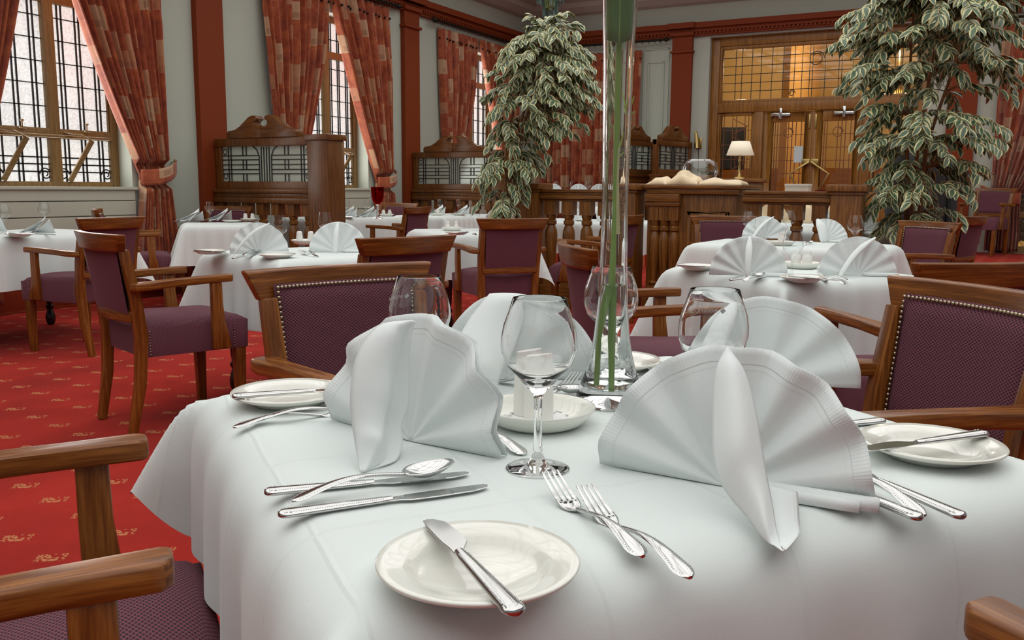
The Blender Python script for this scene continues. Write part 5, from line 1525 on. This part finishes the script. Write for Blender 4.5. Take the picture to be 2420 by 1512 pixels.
# glass-drop ceiling pendant near the left wall corner
px, py, pz = (-4.206, 8.592, 2.806)
r = thing('crystal_pendant', 'glass-drop ceiling pendant above the left ficus', 'pendant lamp', (px, py, pz))
gd = thinglass('pendant_glass', (.72,.86,.84), .9)
ztop = 4.28-pz
MB().lathe([(.012,.2),(.012,ztop)], seg=10).build('rod', M['brass'], r)
MB().lathe([(.05,.10),(.09,.28),(.05,.34)], seg=16).build('core', M['brass'], r)
for n_, rad, z0, z1 in ((12, .075, .0, .22), (18, .14, .15, .36)):
    for k in range(n_):
        a = 2*PI*k/n_; x, y = rad*math.cos(a), rad*math.sin(a)
        m = MB().sweep([(x, y, z0), (x, y, z0+.02), (x, y, z1)], [(.012,.004),(.03,.012),(.03,.012)], up=(math.cos(a), math.sin(a), 0))
        m.build('glass_drop', gd, r)

# ------------------------------------------------------------------ variegated weeping figs
RT = Vector((.880, .474, 0)); FW = Vector((-.474, .880, 0))
def ficus(label, base, prof, trunks, nspray, leaf, seed, zpot=.38, k=1.0):
    prof = [(1.07+(z-1.07)*k, c*k, r*k) for z, c, r in prof]
    trunks = [[(a*k, d, 1.07+(z-1.07)*k if z > .5 else z) for a, d, z in t] for t in trunks]
    rnd = random.Random(seed)
    root = thing('potted_ficus', label, 'plant', base, 0, 'variegated ficus trees')
    MB().lathe([(0,0),(.14,0),(.15,.02),(.18,zpot-.06),(.195,zpot-.05),(.195,zpot),(.175,zpot),(.17,zpot-.04),(0,zpot-.04)], seg=32).build('pot', M['black_wood'], root, angle=40)
    tp = []
    for tr in trunks:
        pts = [RT*a + FW*d + Vector((0,0,z)) for a, d, z in tr]
        m = MB(); n = len(pts)
        m.sweep(pts, [(.042-.026*i/(n-1),)*2 for i in range(n)], up=(1,0,0), seg=8).build('trunk', M['bark'], root)
        tp.append(pts)
    def prof_at(z):
        for (z0, c0, r0), (z1, c1, r1) in zip(prof, prof[1:]):
            if z0 <= z <= z1:
                f = (z-z0)/(z1-z0); return c0+(c1-c0)*f, r0+(r1-r0)*f
        return (prof[0][1:] if z < prof[0][0] else prof[-1][1:])
    prof = [(z, c, r*1.08) for z, c, r in prof]; zs = prof[0][0], prof[-1][0]
    tw = MB(); lv = MB()
    area = [(z, prof_at(z)[1]) for z in [zs[0]+(zs[1]-zs[0])*i/40 for i in range(41)]]
    for i in range(nspray):
        z = rnd.choices([a for a, _ in area], [r**1.35+.02 for _, r in area])[0] + rnd.uniform(-.03,.03)
        c, r = prof_at(z)
        a = rnd.uniform(0, 2*PI); q = r*math.sqrt(rnd.uniform(.18, 1.0))
        tip = RT*(c+q*math.cos(a)) + FW*(q*math.sin(a)*.9) + Vector((0,0,z))
        # start on the nearest trunk, a little above the tip
        best = None
        for pts in tp:
            for p, p2 in zip(pts, pts[1:]):
                for f in (0, .33, .66):
                    s = p.lerp(p2, f); d = (s-tip).length + abs(s.z-(tip.z+.10))*1.2
                    if best is None or d < best[0]: best = (d, s)
        s = best[1]
        L = (tip-s).length
        mid = s.lerp(tip, .55) + Vector((0,0,.10+.12*L))
        pts = []
        for k in range(9):
            f = k/8; pts.append(s*(1-f)**2 + mid*2*f*(1-f) + tip*f*f)
        tw.sweep(pts, [(.009-.006*k/8,)*2 for k in range(9)], up=(.3,.2,1), seg=5)
        nl = max(7, int(L/leaf*3.4)+5)
        for k in range(nl):
            f = .22+.78*(k+.5)/nl
            p = s*(1-f)**2 + mid*2*f*(1-f) + tip*f*f
            t = ((mid-s)*(1-f)+(tip-mid)*f).normalized()
            side = t.cross(Vector((0,0,1)))
            if side.length < .1: side = RT.copy()
            side.normalize()
            sg = 1 if k % 2 else -1
            d = (t*rnd.uniform(.4,.9) + side*sg*rnd.uniform(.5,1.0) + Vector((rnd.uniform(-.3,.3), rnd.uniform(-.3,.3), rnd.uniform(-.9,.05)))).normalized()
            ll = leaf*rnd.uniform(.75,1.2); w = ll*rnd.uniform(.20,.26)
            nrm = (Vector((0,0,1)) + Vector((rnd.uniform(-.6,.6), rnd.uniform(-.6,.6), 0)) - FW*rnd.uniform(.2,.9)).normalized()
            sd = d.cross(nrm).normalized(); up = sd.cross(d)
            vs = []; uvs = {}
            prf = [(0,0),(.14,.52),(.34,.95),(.55,1.),(.75,.70),(.90,.30),(1.,0)]
            for tt, ww in prf:
                cen = p + d*(ll*tt) - up*(ll*.22*tt*tt)
                for e in (-1, 0, 1):
                    vs.append(cen + sd*(w*ww*e) + up*(w*.32*ww*abs(e)))
            fs = []; fu = []
            for j in range(6):
                b = j*3
                for e in (0, 1):
                    fs.append((b+e, b+e+1, b+e+4, b+e+3))
                    u0, u1 = e-1, e
                    fu.append([(u0, prf[j][0]), (u1, prf[j][0]), (u1, prf[j+1][0]), (u0, prf[j+1][0])])
            lv.add(vs, fs, fu)
    tw.build('branches', M['bark'], root, angle=180)
    f = lv.build('foliage', M['leaf'], root, angle=180)
    f['kind'] = 'stuff'
    return root
b = (-3.770, 6.869, 0.864)
ficus('bushy variegated ficus before the closed back curtains, left of the vase', (b[0], b[1], 0),
    [(.80,-.05,.16),(.95,-.05,.22),(1.08,.02,.27),(1.18,.03,.30),(1.34,.07,.28),(1.48,.19,.40),(1.75,.29,.45),(2.05,.29,.42),(2.22,.30,.30),(2.36,.40,.20)],
    [[(0,0,.3),(.01,0,.9),(.02,.02,1.2),(.12,.02,1.6),(.22,0,1.95),(.30,0,2.25)], [(.03,.03,.3),(-.01,.03,.9),(.05,.05,1.25),(.18,.08,1.7),(.30,.1,2.1)], [(-.03,0,.3),(-.02,-.03,.95),(.0,-.05,1.4),(.10,-.08,1.85)]],
    200, .094, 11, k=7.78/7.0)
b = (-0.542, 7.628, 0.715)
ficus('tall variegated ficus at right, reaching out of the top of the picture', (b[0], b[1], 0),
    [(.52,.0,.22),(.75,.0,.28),(.92,.0,.36),(1.10,.02,.42),(1.35,.03,.50),(1.65,.04,.56),(1.95,.06,.68),(2.25,.10,.70),(2.60,.12,.62),(2.85,.15,.35)],
    [[(0,0,.3),(-.03,0,.9),(-.02,0,1.4),(.03,.0,1.9),(.10,0,2.5)], [(.03,.03,.3),(.04,.03,.9),(.06,.05,1.4),(.22,.05,1.95),(.30,.05,2.5)], [(-.03,.03,.3),(-.05,.05,1.0),(-.09,.05,1.6),(-.10,.05,2.3)]],
    290, .102, 23, k=6.95/6.35)

# ------------------------------------------------------------------ light
def area(name, loc, rot, sx, sy, power, col):
    l = bpy.data.lights.new(name, 'AREA'); l.shape = 'RECTANGLE'; l.size = sx; l.size_y = sy; l.energy = power; l.color = col
    o = bpy.data.objects.new(name, l); COL.objects.link(o); o.location = loc; o.rotation_euler = rot; return o
# daylight through the roof light and through the windows
area('roof_daylight', ((SKY[0]+SKY[1])/2, (SKY[2]+SKY[3])/2, 4.6), (0,0,0), SKY[1]-SKY[0], SKY[3]-SKY[2], 680, (1,.99,.96))
for i, (a, b_) in enumerate(WIN):
    area('window_daylight', (WX-.16, (a+b_)/2, (SILL+HEAD)/2), (0, math.radians(-90), 0), HEAD-SILL-.2, b_-a-.2, 20, (1,.98,.95))
def pt(name, loc, power, col, r=.1):
    l = bpy.data.lights.new(name, 'POINT'); l.energy = power; l.color = col; l.shadow_soft_size = r
    o = bpy.data.objects.new(name, l); COL.objects.link(o); o.location = loc
pt('hall_lamp', (-1.6, 16.2, 3.3), 110, (1,.86,.62)); pt('hall_lamp', (-4.2, 16.2, 3.3), 85, (1,.86,.64))
w = bpy.data.worlds.new('World'); SC.world = w; w.use_nodes = True
bg = w.node_tree.nodes['Background']; bg.inputs[0].default_value = (.97,.98,1,1); bg.inputs[1].default_value = .2

# ------------------------------------------------------------------ camera
cam = bpy.data.cameras.new('camera'); co = bpy.data.objects.new('camera', cam); COL.objects.link(co)
cam.sensor_width = 36; cam.lens = 36*2100/2420; cam.clip_start = .02; cam.clip_end = 100
yaw, pit, rol = math.radians(28.3), math.radians(8.45), math.radians(.45)
fw = Vector((-math.sin(yaw)*math.cos(pit), math.cos(yaw)*math.cos(pit), -math.sin(pit)))
rt = Vector((math.cos(yaw), math.sin(yaw), 0)); up = rt.cross(fw)
ir = rt*math.cos(rol)+up*math.sin(rol); iu = -rt*math.sin(rol)+up*math.cos(rol)
co.matrix_world = Matrix(((ir.x, iu.x, -fw.x, 0), (ir.y, iu.y, -fw.y, 0), (ir.z, iu.z, -fw.z, 1.07), (0,0,0,1)))
SC.camera = co
vs = SC.view_settings
vs.view_transform = 'Standard'; vs.look = 'None'; vs.gamma = 1; vs.exposure = 0.12; vs.use_curve_mapping = False
